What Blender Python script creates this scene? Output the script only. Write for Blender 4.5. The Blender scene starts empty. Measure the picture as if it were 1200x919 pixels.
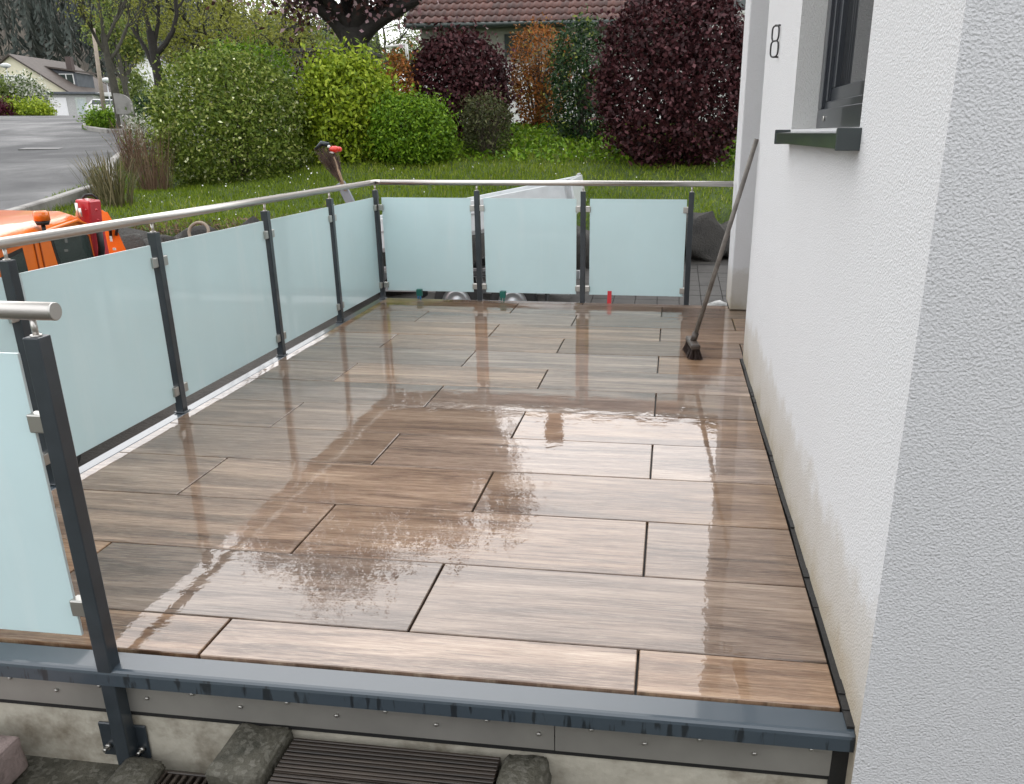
import bpy, bmesh, math, random
import numpy as np
from mathutils import Vector, Matrix
R = math.radians
rng = np.random.default_rng(7)
random.seed(7)
sc = bpy.context.scene
COL = sc.collection

# ------------------------------------------------------------------ camera
CAMP = Vector((0.0377, -1.5521, 1.3494))
PITCH, YAW, ROLL = R(19.543), R(-7.6935), R(-0.1564)
FPX, PPX, PPY = 962.225, 653.04, 497.78
cam_d = bpy.data.cameras.new('camera')
cam = bpy.data.objects.new('camera', cam_d); COL.objects.link(cam)
_F = Vector((math.sin(YAW)*math.cos(PITCH), math.cos(YAW)*math.cos(PITCH), -math.sin(PITCH)))
_R0 = Vector((math.cos(YAW), -math.sin(YAW), 0)); _U0 = _R0.cross(_F)
_R = _R0*math.cos(ROLL)+_U0*math.sin(ROLL); _U = -_R0*math.sin(ROLL)+_U0*math.cos(ROLL)
M = Matrix((( _R.x, _U.x, -_F.x, CAMP.x), (_R.y, _U.y, -_F.y, CAMP.y), (_R.z, _U.z, -_F.z, CAMP.z), (0, 0, 0, 1)))
cam.matrix_world = M
cam_d.sensor_width = 36; cam_d.lens = FPX/1200*36
cam_d.shift_x = -(PPX-600)/1200; cam_d.shift_y = (PPY-459.5)/1200
cam_d.clip_start = 0.05; cam_d.clip_end = 3000
sc.camera = cam

# ------------------------------------------------------------------ light
SUN_EL, SUN_AZ = R(48), R(-22)          # azimuth measured from +Y towards +X
w = bpy.data.worlds.new('World'); sc.world = w; w.use_nodes = True
nt = w.node_tree; bg = nt.nodes['Background']
sky = nt.nodes.new('ShaderNodeTexSky'); sky.sky_type = 'NISHITA'; sky.sun_disc = False
sky.sun_elevation = SUN_EL; sky.sun_rotation = SUN_AZ; sky.air_density = 1.0; sky.dust_density = 4.0; sky.ozone_density = 1.0
hs = nt.nodes.new('ShaderNodeHueSaturation'); hs.inputs['Saturation'].default_value = 0.25
mx = nt.nodes.new('ShaderNodeMix'); mx.data_type = 'RGBA'; mx.inputs[0].default_value = 0.72
mx.inputs[7].default_value = (22.5, 22.7, 23.3, 1)      # even cloud cover
nt.links.new(sky.outputs[0], hs.inputs['Color']); nt.links.new(hs.outputs[0], mx.inputs[6]); nt.links.new(mx.outputs[2], bg.inputs[0])
bg.inputs[1].default_value = 0.12
sun_d = bpy.data.lights.new('sun', 'SUN'); sun_d.energy = 1.5; sun_d.angle = R(95); sun_d.color = (1, 0.97, 0.93)
sun = bpy.data.objects.new('sun', sun_d); COL.objects.link(sun)
_sd = Vector((math.sin(SUN_AZ)*math.cos(SUN_EL), math.cos(SUN_AZ)*math.cos(SUN_EL), math.sin(SUN_EL)))
sun.rotation_euler = _sd.to_track_quat('Z', 'Y').to_euler()
sc.cycles.max_bounces = 5; sc.cycles.adaptive_threshold = 0.02; sc.cycles.diffuse_bounces = 3; sc.cycles.glossy_bounces = 3; sc.cycles.transmission_bounces = 3
sc.view_settings.view_transform = 'Standard'; sc.view_settings.look = 'None'
sc.view_settings.exposure = -0.08; sc.view_settings.gamma = 1; sc.view_settings.use_curve_mapping = False

# ------------------------------------------------------------------ helpers
def px(x, y, Y):                       # photo pixel -> point on the plane of depth Y
    d = _F + _R*((x-PPX)/FPX) - _U*((y-PPY)/FPX)
    return CAMP + d*((Y-CAMP.y)/d.y)

def tag(o, label=None, cat=None, group=None, kind=None):
    if label: o['label'] = label
    if cat: o['category'] = cat
    if group: o['group'] = group
    if kind: o['kind'] = kind
    return o

def empty(name, loc=(0, 0, 0), rz=0, label=None, cat=None, group=None):
    o = bpy.data.objects.new(name, None); COL.objects.link(o); o.location = loc; o.rotation_euler = (0, 0, rz)
    o.empty_display_size = 0.1
    return tag(o, label, cat, group)

def link(name, me, mat=None, parent=None, loc=None, rot=None):
    o = bpy.data.objects.new(name, me); COL.objects.link(o)
    if mat is not None and len(me.materials) == 0:
        for m in (mat if isinstance(mat, (list, tuple)) else [mat]): me.materials.append(m)
    if parent: o.parent = parent
    if loc is not None: o.location = loc
    if rot is not None: o.rotation_euler = rot
    return o

def copy_tree(o, parent=None):
    c = o.copy(); COL.objects.link(c); c.parent = parent
    for ch in list(o.children): copy_tree(ch, c)
    return c

class MB:
    def __init__(s): s.bm = bmesh.new()
    def box(s, a, b, bev=0, mat=None, mi=0, seg=1):
        a, b = Vector(a), Vector(b)
        g = bmesh.ops.create_cube(s.bm, size=1)
        vs = g['verts']; sz = b-a; c = (a+b)/2
        for v in vs: v.co = Vector((v.co.x*sz.x, v.co.y*sz.y, v.co.z*sz.z))+c
        fs = list({f for v in vs for f in v.link_faces})
        for f in fs: f.material_index = mi
        if bev:
            es = list({e for v in vs for e in v.link_edges})
            r = bmesh.ops.bevel(s.bm, geom=es, offset=bev, segments=seg, affect='EDGES', profile=0.5)
            vs = list({v for v in r['verts']} | {v for v in vs if v.is_valid})
            vs = list({v for f in r['faces'] for v in f.verts} | set(vs))
            if mi:
                for f in {f for v in vs for f in v.link_faces}: f.material_index = mi
        if mat is not None: bmesh.ops.transform(s.bm, matrix=mat, verts=vs)
        return s
    def obox(s, c, ax, ay, az, size, bev=0):     # box at c with axes
        m = Matrix(((ax[0], ay[0], az[0], c[0]), (ax[1], ay[1], az[1], c[1]), (ax[2], ay[2], az[2], c[2]), (0, 0, 0, 1)))
        h = Vector(size)/2
        return s.box(-h, h, bev, m)
    def bar(s, p, q, wd, th, bev=0, up=(0, 0, 1)):
        p, q = Vector(p), Vector(q); z = (q-p); L = z.length; z.normalize()
        x = Vector(up).cross(z)
        if x.length < 1e-4: x = Vector((1, 0, 0))
        x.normalize(); y = z.cross(x)
        return s.obox((p+q)/2, x, y, z, (wd, th, L), bev)
    def tube(s, pts, rad, n=10, cap=True):
        pts = [Vector(p) for p in pts]; rad = rad if isinstance(rad, (list, tuple)) else [rad]*len(pts)
        rings = []; ref = None
        for i, p in enumerate(pts):
            t = (pts[min(i+1, len(pts)-1)]-pts[max(i-1, 0)]).normalized()
            if ref is None:
                ref = Vector((0, 0, 1)) if abs(t.z) < .9 else Vector((1, 0, 0))
            x = ref.cross(t); x.normalize(); y = t.cross(x); ref = y.cross(t)*-1 if False else ref
            if abs(ref.dot(t)) > .95: ref = y
            rings.append([s.bm.verts.new(p+(x*math.cos(a)+y*math.sin(a))*rad[i]) for a in [2*math.pi*k/n for k in range(n)]])
        for a, b in zip(rings, rings[1:]):
            for k in range(n):
                f = s.bm.faces.new((a[k], a[(k+1) % n], b[(k+1) % n], b[k])); f.smooth = True
        if cap:
            s.bm.faces.new(rings[0][::-1]); s.bm.faces.new(rings[-1])
        return s
    def quad(s, *ps, mi=0):
        f = s.bm.faces.new([s.bm.verts.new(p) for p in ps]); f.material_index = mi; return s
    def prism(s, poly, vec):                     # polygon (list of points) extruded by vec
        v = Vector(vec)
        a = [s.bm.verts.new(Vector(p)) for p in poly]; b = [s.bm.verts.new(Vector(p)+v) for p in poly]
        s.bm.faces.new(a[::-1]); s.bm.faces.new(b)
        for i in range(len(a)):
            j = (i+1) % len(a); s.bm.faces.new((a[i], a[j], b[j], b[i]))
        return s
    def sphere(s, c, r, u=12, v=8, sc=(1, 1, 1)):
        g = bmesh.ops.create_uvsphere(s.bm, u_segments=u, v_segments=v, radius=r)
        for q in g['verts']: q.co = Vector((q.co.x*sc[0], q.co.y*sc[1], q.co.z*sc[2]))+Vector(c)
        for f in {f for q in g['verts'] for f in q.link_faces}: f.smooth = True
        return s
    def mesh(s, name='m'):
        bmesh.ops.recalc_face_normals(s.bm, faces=s.bm.faces)
        me = bpy.data.meshes.new(name); s.bm.to_mesh(me); s.bm.free(); return me
    def build(s, name, mat=None, parent=None, loc=None, rot=None): return link(name, s.mesh(name), mat, parent, loc, rot)

def np_mesh(name, V, Fq, rnd=None, smooth=False):
    V = np.asarray(V, dtype=np.float32); Fq = np.asarray(Fq, dtype=np.int32); k = Fq.shape[1]
    me = bpy.data.meshes.new(name)
    me.vertices.add(len(V)); me.vertices.foreach_set('co', V.ravel())
    me.loops.add(Fq.size); me.loops.foreach_set('vertex_index', Fq.ravel())
    me.polygons.add(len(Fq)); me.polygons.foreach_set('loop_start', np.arange(0, Fq.size, k, dtype=np.int32))
    me.polygons.foreach_set('loop_total', np.full(len(Fq), k, dtype=np.int32))
    if smooth: me.polygons.foreach_set('use_smooth', np.ones(len(Fq), dtype=bool))
    if rnd is not None:
        a = me.attributes.new('rnd', 'FLOAT', 'FACE'); a.data.foreach_set('value', np.asarray(rnd, dtype=np.float32))
    me.update(calc_edges=True); return me

# ------------------------------------------------------------------ materials
class NT:
    def __init__(s, name):
        s.m = bpy.data.materials.new(name); s.m.use_nodes = True; s.t = s.m.node_tree; s.p = s.t.nodes['Principled BSDF']
    def n(s, typ, **kw):
        nd = s.t.nodes.new(typ)
        for k, v in kw.items():
            if k.startswith('i_'):
                nd.inputs[k[2:].replace('_', ' ')].default_value = v
            else: setattr(nd, k, v)
        return nd
    def l(s, a, b): s.t.links.new(a, b)
    def ramp(s, fac, stops):
        r = s.n('ShaderNodeValToRGB'); e = r.color_ramp.elements
        while len(e) < len(stops): e.new(0.5)
        for q, (p, c) in zip(e, stops): q.position = p; q.color = (*c, 1)
        s.l(fac, r.inputs[0]); return r
    def coord(s, kind='Object', scale=(1, 1, 1), rnd=False):
        tc = s.n('ShaderNodeTexCoord'); mp = s.n('ShaderNodeMapping'); mp.inputs['Scale'].default_value = scale
        if rnd:
            oi = s.n('ShaderNodeObjectInfo'); mu = s.n('ShaderNodeVectorMath', operation='SCALE'); mu.inputs[0].default_value = (37, 91, 53)
            s.l(oi.outputs['Random'], mu.inputs['Scale']); ad = s.n('ShaderNodeVectorMath', operation='ADD')
            s.l(tc.outputs[kind], ad.inputs[0]); s.l(mu.outputs[0], ad.inputs[1]); s.l(ad.outputs[0], mp.inputs[0])
        else: s.l(tc.outputs[kind], mp.inputs[0])
        return mp.outputs[0]
    def noise(s, vec, scale, detail=3, rough=.55, dist=0):
        nd = s.n('ShaderNodeTexNoise'); nd.inputs['Scale'].default_value = scale; nd.inputs['Detail'].default_value = detail
        nd.inputs['Roughness'].default_value = rough; nd.inputs['Distortion'].default_value = dist
        if vec is not None: s.l(vec, nd.inputs['Vector'])
        return nd.outputs[0]
    def bump(s, h, strength, dist, normal=None):
        b = s.n('ShaderNodeBump'); b.inputs['Strength'].default_value = strength; b.inputs['Distance'].default_value = dist
        s.l(h, b.inputs['Height'])
        if normal is not None: s.l(normal, b.inputs['Normal'])
        return b.outputs[0]
    def mixc(s, fac, a, b, blend='MIX'):
        m = s.n('ShaderNodeMix', data_type='RGBA', blend_type=blend)
        for v, i in ((fac, 0), (a, 6), (b, 7)):
            if hasattr(v, 'is_linked'): s.l(v, m.inputs[i])
            else: m.inputs[i].default_value = v if i == 0 else (*v, 1)
        return m.outputs[2]
    def math(s, op, a, b=None, clamp=False):
        m = s.n('ShaderNodeMath', operation=op, use_clamp=clamp)
        for v, i in ((a, 0), (b, 1)):
            if v is None: continue
            if hasattr(v, 'is_linked'): s.l(v, m.inputs[i])
            else: m.inputs[i].default_value = v
        return m.outputs[0]
    def set(s, **kw):
        for k, v in kw.items():
            i = s.p.inputs[k.replace('_', ' ')]
            if hasattr(v, 'is_linked'): s.l(v, i)
            else: i.default_value = (*v, 1) if isinstance(v, tuple) and len(v) == 3 else v
        return s

def simple(name, col, rough=.5, metal=0, var=.15, scale=8, bumpd=0, bscale=60, coat=0, kind='Object'):
    s = NT(name); v = s.coord(kind)
    n = s.noise(v, scale, 4)
    lo = tuple(c*(1-var) for c in col); hi = tuple(min(1, c*(1+var)) for c in col)
    r = s.ramp(n, [(.3, lo), (.7, hi)])
    s.set(Base_Color=r.outputs[0], Roughness=rough, Metallic=metal, Coat_Weight=coat)
    if bumpd: s.set(Normal=s.bump(s.noise(v, bscale, 3), .6, bumpd))
    return s.m

def wood_tile():
    s = NT('wet_wood_look_tile'); v = s.coord('Object', (1, 1, 1), True)
    def st(sx, sy):
        m = s.n('ShaderNodeMapping'); m.inputs['Scale'].default_value = (sx, sy, 1); s.l(v, m.inputs[0]); return m.outputs[0]
    big = s.noise(st(.8, 7), 1.0, 5, .6, 1.0)
    mid = s.noise(st(2.4, 48), 1.0, 9, .74, 1.2)
    fine = s.noise(st(14, 330), 1.0, 5, .7, .3)
    a = s.math('ADD', s.math('MULTIPLY', big, .5), s.math('MULTIPLY', mid, .5))
    c = s.ramp(a, [(.34, (.052, .027, .015)), (.44, (.112, .061, .034)), (.51, (.186, .108, .062)), (.58, (.270, .171, .104)), (.68, (.41, .295, .20))])
    fr_ = s.ramp(fine, [(.50, (0, 0, 0)), (.64, (1, 1, 1))]).outputs[0]
    col = s.mixc(s.math('MULTIPLY', fr_, .38), c.outputs[0], (.40, .31, .205))
    dk_ = s.ramp(s.noise(st(7, 210), 1.0, 6, .72, .6), [(.36, (1, 1, 1)), (.45, (0, 0, 0))]).outputs[0]
    col = s.mixc(s.math('MULTIPLY', dk_, .5), col, (.032, .021, .013))
    oi = s.n('ShaderNodeObjectInfo')
    hsv = s.n('ShaderNodeHueSaturation'); s.l(col, hsv.inputs['Color'])
    s.l(s.math('ADD', s.math('MULTIPLY', oi.outputs['Random'], .62), .78), hsv.inputs['Value'])
    wn_ = s.n('ShaderNodeTexWhiteNoise', noise_dimensions='1D'); s.l(oi.outputs['Random'], wn_.inputs['W'])
    s.l(s.math('ADD', s.math('MULTIPLY', wn_.outputs['Value'], .32), .70), hsv.inputs['Saturation'])
    s.set(Base_Color=hsv.outputs[0], Roughness=.42, Coat_Weight=1.0, Coat_IOR=1.64)
    s.p.inputs['Specular IOR Level'].default_value = .08
    # water film: slow swell plus a finer ripple in ragged patches, in metres of the terrace
    g = s.n('ShaderNodeNewGeometry'); mp = s.n('ShaderNodeMapping'); mp.inputs['Scale'].default_value = (6, 7, 1); s.l(g.outputs['Position'], mp.inputs[0])
    r1 = s.noise(mp.outputs[0], 1.0, 4, .55, .4)
    mp2 = s.n('ShaderNodeMapping'); mp2.inputs['Scale'].default_value = (34, 30, 1); s.l(g.outputs['Position'], mp2.inputs[0])
    r2 = s.noise(mp2.outputs[0], 1.0, 3, .6, .5)
    patch = s.ramp(s.noise(g.outputs['Position'], 1.7, 4, .6), [(.50, (0, 0, 0)), (.68, (1, 1, 1))]).outputs[0]
    h = s.math('ADD', s.math('MULTIPLY', r1, .85), s.math('MULTIPLY', s.math('MULTIPLY', r2, patch), .16))
    s.set(Coat_Normal=s.bump(h, 1.0, .0010))
    cr = s.math('ADD', s.math('MULTIPLY', patch, .03), .006)
    s.set(Coat_Roughness=cr)
    s.set(Coat_Weight=s.ramp(mid, [(.36, (.82, .82, .82)), (.52, (.97, .97, .97)), (.60, (1, 1, 1))]).outputs[0])
    s.set(Normal=s.bump(fine, .25, .0008))
    return s.m

def plaster(name, col, scale, dist, stain=False, foot=0.0):
    s = NT(name); g = s.n('ShaderNodeNewGeometry'); P = g.outputs['Position']
    n1 = s.noise(P, scale, 2, .5, .3)
    vo = s.n('ShaderNodeTexVoronoi'); vo.inputs['Scale'].default_value = scale*.8; s.l(P, vo.inputs['Vector'])
    h = s.math('ADD', s.math('MULTIPLY', n1, .8), s.math('MULTIPLY', vo.outputs['Distance'], .35))
    big = s.noise(P, 1.3, 4, .6)
    c = s.mixc(s.math('MULTIPLY', big, .22), col, tuple(x*.78 for x in col))
    if stain:                                    # splash dirt with a ragged upper edge along the foot of the wall
        sx = s.n('ShaderNodeSeparateXYZ'); s.l(P, sx.inputs[0])
        edge = s.math('ADD', sx.outputs[2], s.math('MULTIPLY', s.math('SUBTRACT', s.noise(P, 5, 5, .65), .5), .34))
        f = s.ramp(edge, [(.0, (1, 1, 1)), (.10, (.62, .62, .62)), (.26, (.42, .42, .42)), (.33, (0, 0, 0))]).outputs[0]
        c = s.mixc(s.math('MULTIPLY', f, .95), c, (.36, .31, .235))
    s.set(Base_Color=c, Roughness=.85, Normal=s.bump(h, .75, dist)); s.p.inputs['Specular IOR Level'].default_value = .25
    return s.m

def leafmat(name, stops, rough=.45, transl=.25):
    s = NT(name); a = s.n('ShaderNodeAttribute', attribute_name='rnd')
    r = s.ramp(a.outputs['Fac'], stops)
    s.set(Base_Color=r.outputs[0], Roughness=rough); s.p.inputs['Specular IOR Level'].default_value = .22
    tr = s.n('ShaderNodeBsdfTranslucent'); s.l(r.outputs[0], tr.inputs[0])
    ms = s.n('ShaderNodeMixShader'); ms.inputs[0].default_value = transl
    s.l(s.p.outputs[0], ms.inputs[1]); s.l(tr.outputs[0], ms.inputs[2]); s.l(ms.outputs[0], s.t.nodes['Material Output'].inputs[0])
    return s.m

def frosted(name, col, transl):
    s = NT(name); g = s.n('ShaderNodeNewGeometry')
    n = s.noise(g.outputs['Position'], 1.3, 4, .6)
    mp = s.n('ShaderNodeMapping'); mp.inputs['Scale'].default_value = (9, 9, .8); s.l(g.outputs['Position'], mp.inputs[0])
    run = s.noise(mp.outputs[0], 1.0, 5, .65)          # dried water runs and wipe marks
    c = s.mixc(s.ramp(n, [(.35, (0, 0, 0)), (.7, (.26, .26, .26))]).outputs[0], col, tuple(x*.80 for x in col))
    c = s.mixc(s.ramp(run, [(.55, (0, 0, 0)), (.72, (.22, .22, .22))]).outputs[0], c, (.86, .93, .93))
    s.set(Base_Color=c, Roughness=.22, Coat_Weight=.9, Coat_Roughness=.03)
    tr = s.n('ShaderNodeBsdfTranslucent'); s.l(c, tr.inputs[0])
    ms = s.n('ShaderNodeMixShader'); ms.inputs[0].default_value = transl
    s.l(s.p.outputs[0], ms.inputs[1]); s.l(tr.outputs[0], ms.inputs[2]); s.l(ms.outputs[0], s.t.nodes['Material Output'].inputs[0])
    return s.m

def concrete(name, base, dirt, scale=5, bd=.004, speck=False):
    s = NT(name); g = s.n('ShaderNodeNewGeometry'); P = g.outputs['Position']
    n = s.noise(P, scale, 6, .65); n2 = s.noise(P, scale*9, 4, .6)
    c = s.ramp(n, [(.32, dirt), (.5, base), (.72, tuple(x*1.15 for x in base))]).outputs[0]
    if speck:
        v = s.n('ShaderNodeTexVoronoi'); v.inputs['Scale'].default_value = 75; s.l(P, v.inputs['Vector'])
        f = s.ramp(v.outputs['Color'], [(.55, (0, 0, 0)), (.8, (1, 1, 1))]).outputs[0]
        c = s.mixc(s.math('MULTIPLY', f, .4), c, (.22, .21, .18))
    c = s.mixc(s.math('MULTIPLY', n2, .5), c, dirt)
    s.set(Base_Color=c, Roughness=.7, Normal=s.bump(s.math('ADD', n2, n), .7, bd))
    return s.m

m_tile = wood_tile()
m_bed = simple('dark_joint_bedding', (.018, .017, .016), .6)
def anthracite():
    s = NT('anthracite_powder_coat'); g = s.n('ShaderNodeNewGeometry')
    n = s.noise(g.outputs['Position'], 14, 4, .6)
    c = s.ramp(n, [(.3, (.021, .028, .034)), (.7, (.031, .040, .048))]).outputs[0]
    drops = s.noise(g.outputs['Position'], 160, 2, .5)
    s.set(Base_Color=c, Roughness=s.math('ADD', s.math('MULTIPLY', n, .06), .28), Coat_Weight=.3, Coat_Roughness=.06)
    s.set(Normal=s.bump(s.ramp(drops, [(.62, (0, 0, 0)), (.72, (1, 1, 1))]).outputs[0], .12, .0003))
    return s.m
m_anth = anthracite()
m_prof = m_anth.copy(); m_prof.name = 'wet_anthracite_profile'; _p = m_prof.node_tree.nodes['Principled BSDF']; _p.inputs['Coat Weight'].default_value = .8; _p.inputs['Coat Roughness'].default_value = .05; _p.inputs['Coat IOR'].default_value = 1.38
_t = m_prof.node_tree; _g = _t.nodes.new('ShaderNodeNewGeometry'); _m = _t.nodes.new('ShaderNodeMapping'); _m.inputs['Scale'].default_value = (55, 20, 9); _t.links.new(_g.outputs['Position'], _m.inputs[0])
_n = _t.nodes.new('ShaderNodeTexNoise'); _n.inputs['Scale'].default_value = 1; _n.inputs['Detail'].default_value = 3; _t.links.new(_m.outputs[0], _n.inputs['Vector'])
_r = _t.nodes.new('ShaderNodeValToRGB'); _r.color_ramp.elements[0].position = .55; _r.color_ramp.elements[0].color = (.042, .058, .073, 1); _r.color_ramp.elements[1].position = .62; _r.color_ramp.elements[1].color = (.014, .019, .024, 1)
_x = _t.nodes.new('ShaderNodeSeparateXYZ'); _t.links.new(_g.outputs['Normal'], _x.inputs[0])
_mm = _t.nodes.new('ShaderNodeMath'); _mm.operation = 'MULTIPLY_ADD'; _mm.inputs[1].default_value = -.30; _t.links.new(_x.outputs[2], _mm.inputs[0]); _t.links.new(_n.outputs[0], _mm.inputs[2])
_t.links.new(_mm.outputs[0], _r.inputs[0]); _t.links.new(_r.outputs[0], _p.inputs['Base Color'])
def steel(name, col, rough, stretch=(3, 3, 160)):
    s = NT(name); v = s.coord('Object', stretch); n = s.noise(v, 2.0, 3, .6)
    big = s.noise(s.coord('Object'), 7, 3)
    s.set(Base_Color=s.mixc(s.math('MULTIPLY', big, .25), col, tuple(x*.8 for x in col)), Metallic=1.0,
          Roughness=s.math('ADD', s.math('MULTIPLY', n, .03), rough))
    return s.m
m_steel = steel('brushed_stainless_steel', (.60, .575, .54), .34)
m_clamp = steel('matt_steel_clamp', (.50, .49, .46), .34)
m_strip = simple('dull_zinc_strip', (.30, .29, .265), .38, .45, var=.12, scale=5)
m_glass = frosted('frosted_blue_green_glass', (.73, .88, .895), .33)
m_gedge = simple('ground_glass_edge', (.74, .82, .82), .3, var=.05)
m_wall = plaster('white_rough_plaster', (.61, .615, .625), 190, .0055, True)
m_wallf = plaster('white_rough_plaster_front', (.60, .605, .615), 190, .0075)
m_wall2 = plaster('white_rough_plaster_reveal', (.57, .57, .56), 185, .005)
m_black = simple('black_bitumen_strip', (.010, .010, .010), .6, bumpd=.004, bscale=40)
m_conc = concrete('weathered_concrete_wall', (.50, .475, .40), (.12, .095, .060), 3.2, .005)
m_agg = concrete('mossy_washed_concrete', (.075, .070, .052), (.022, .022, .014), 9, .01, True)
m_pink = concrete('pinkish_concrete_block', (.30, .235, .22), (.14, .11, .10), 9, .006)
def darkplank():
    s = NT('weathered_dark_decking'); v = s.coord('Object', (2, 60, 20), True); n = s.noise(v, 1, 5, .65)
    c = s.ramp(n, [(.3, (.012, .009, .007)), (.55, (.033, .024, .018)), (.8, (.085, .066, .05))]).outputs[0]
    s.set(Base_Color=c, Roughness=.5, Normal=s.bump(n, .6, .003), Coat_Weight=.25, Coat_Roughness=.15); return s.m
m_dplank = darkplank()
m_rock = concrete('dark_wet_rock', (.040, .037, .032), (.012, .011, .010), 3.5, .03)
m_slab = concrete('grey_paving_slab', (.046, .043, .039), (.022, .020, .018), 3, .004)
m_asph = None
def asphalt():
    s = NT('wet_asphalt'); g = s.n('ShaderNodeNewGeometry'); P = g.outputs['Position']
    n = s.noise(P, .35, 6, .6); f = s.noise(P, 60, 2)
    c = s.ramp(n, [(.3, (.020, .021, .023)), (.7, (.040, .041, .044))]).outputs[0]
    s.set(Base_Color=c, Roughness=s.ramp(n, [(.35, (.42, .42, .42)), (.65, (.75, .75, .75))]).outputs[0], Normal=s.bump(f, .5, .012)); s.p.inputs['Specular IOR Level'].default_value = .3; return s.m
m_asph = asphalt()
m_kerb = concrete('pale_kerb_stone', (.30, .29, .27), (.16, .15, .14), 2, .006)
def grassground():
    s = NT('lawn_soil'); g = s.n('ShaderNodeNewGeometry'); P = g.outputs['Position']
    n = s.noise(P, 1.2, 6, .7)
    c = s.ramp(n, [(.3, (.030, .050, .010)), (.55, (.062, .100, .018)), (.75, (.11, .15, .035))]).outputs[0]
    s.set(Base_Color=c, Roughness=.9, Normal=s.bump(s.noise(P, 22, 4, .7), 1, .05)); return s.m
m_lawn = grassground()
m_yard = concrete('wet_gravel_yard', (.05, .046, .040), (.024, .022, .019), 3, .02)

# ------------------------------------------------------------------ terrain
def sstep(a, b, x): t = np.clip((np.asarray(x, float)-a)/(b-a), 0, 1); return t*t*(3-2*t)
CP = np.array([  # lawn and road control points (x, y, z)
 (0.7, 13.2, -.08), (-7.8, 9.6, -.02), (-4, 11.4, 0.02), (3.5, 14, -.05), (-9.9, 14, .30), (-7.5, 15, .66), (-6.5, 15.5, .80), (0, 15.6, .70), (2.5, 16, .70),
 (-4.6, 18.5, 1.20), (-2.9, 20.5, 1.45), (1, 20, 1.3), (-9.8, 12, .37), (-11.75, 15, .64), (-14.5, 20, .88), (-19.8, 28, 1.43), (-23.4, 31, 1.78),
 (-29, 45, 2.18), (-40, 45, 2.22), (-9.1, 9, .12), (-14, 9, .12), (-20, 14, .55), (-30, 25, 1.35), (-72, 92, 3.2), (-50, 62, 2.75), (-60, 60, 2.75), (-8, 25, 1.6), (0, 30, 1.6), (12, 25, 1.5),
 (-30, 75, 2.9), (0, 60, 2.2), (30, 60, 2.2), (-7.2, 6, -.45), (-9, 3, -.6), (-15, 3, -.4), (-100, 100, 3.6), (-100, 40, 2.4), (60, 30, 1.8)], dtype=float)
def _tps_fit(c):
    d = np.hypot(c[:, None, 0]-c[None, :, 0], c[:, None, 1]-c[None, :, 1]); n = len(c)
    K = -d + np.eye(n)*-.05                         # linear kernel: calm between and beyond the points
    Pm = np.hstack([np.ones((n, 1))]); A = np.zeros((n+1, n+1)); A[:n, :n] = K; A[:n, n:] = Pm; A[n:, :n] = Pm.T
    return np.linalg.solve(A, np.r_[c[:, 2], 0])
_W = _tps_fit(CP)
def zlawn(x, y):
    x, y = np.asarray(x, float), np.asarray(y, float)
    d = np.hypot(x[..., None]-CP[:, 0], y[..., None]-CP[:, 1])
    z = -(d*_W[:-1]).sum(-1)+_W[-1]
    far = np.hypot(x, y)
    return z*(1-sstep(130, 260, far))+2.5*sstep(130, 260, far)
def yb(x): return 13.0+(np.asarray(x, float)-.7)*(3.5/8.5)       # boulder line
def zyard(x, y):
    x, y = np.asarray(x, float), np.asarray(y, float)
    return -.95+.055*np.clip(y-8, -3, 6)-.28*sstep(-2.8, -4.6, x)+.50*sstep(-4.1, -3.0, x)*sstep(-2.3,-2.45,x)*sstep(6.2,5.5,y)*sstep(-1,.2,y)
def zg(x, y):
    x, y = np.asarray(x, float), np.asarray(y, float)
    s = np.maximum(sstep(-.15, .45, y-yb(x)), sstep(-7.3, -8.8, x))
    return zyard(x, y)*(1-s)+zlawn(x, y)*s
def zgf(x, y): return float(zg(x, y))
gx = np.unique(np.r_[np.arange(-900, -120, 60), np.arange(-120, -24, 4), np.arange(-24, 8, .3), np.arange(8, 60, 4), np.arange(60, 901, 60)])
gy = np.unique(np.r_[np.arange(-300, -20, 40), np.arange(-20, 0, 2), np.arange(0, 26, .3), np.arange(26, 120, 4), np.arange(120, 1201, 60)])
GX, GY = np.meshgrid(gx, gy, indexing='ij'); GZ = zg(GX, GY)
# pull the terrain out of the space under the terrace and the steps in front of it
nX, nY = len(gx), len(gy)
idx = np.arange(nX*nY).reshape(nX, nY)
Fq = np.stack([idx[:-1, :-1], idx[1:, :-1], idx[1:, 1:], idx[:-1, 1:]], -1).reshape(-1, 4)
ground_me = np_mesh('ground', np.stack([GX, GY, GZ], -1).reshape(-1, 3), Fq, smooth=True)
cx = GX[:-1, :-1].ravel()+.15; cy = GY[:-1, :-1].ravel()+.15
mi = ((cy < yb(cx)+.2) & (cx > -8.2) & (cy > -30)).astype(np.int32)
ground = link('ground', ground_me, [m_lawn, m_yard]); ground_me.polygons.foreach_set('material_index', mi)
tag(ground, kind='structure')

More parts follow.
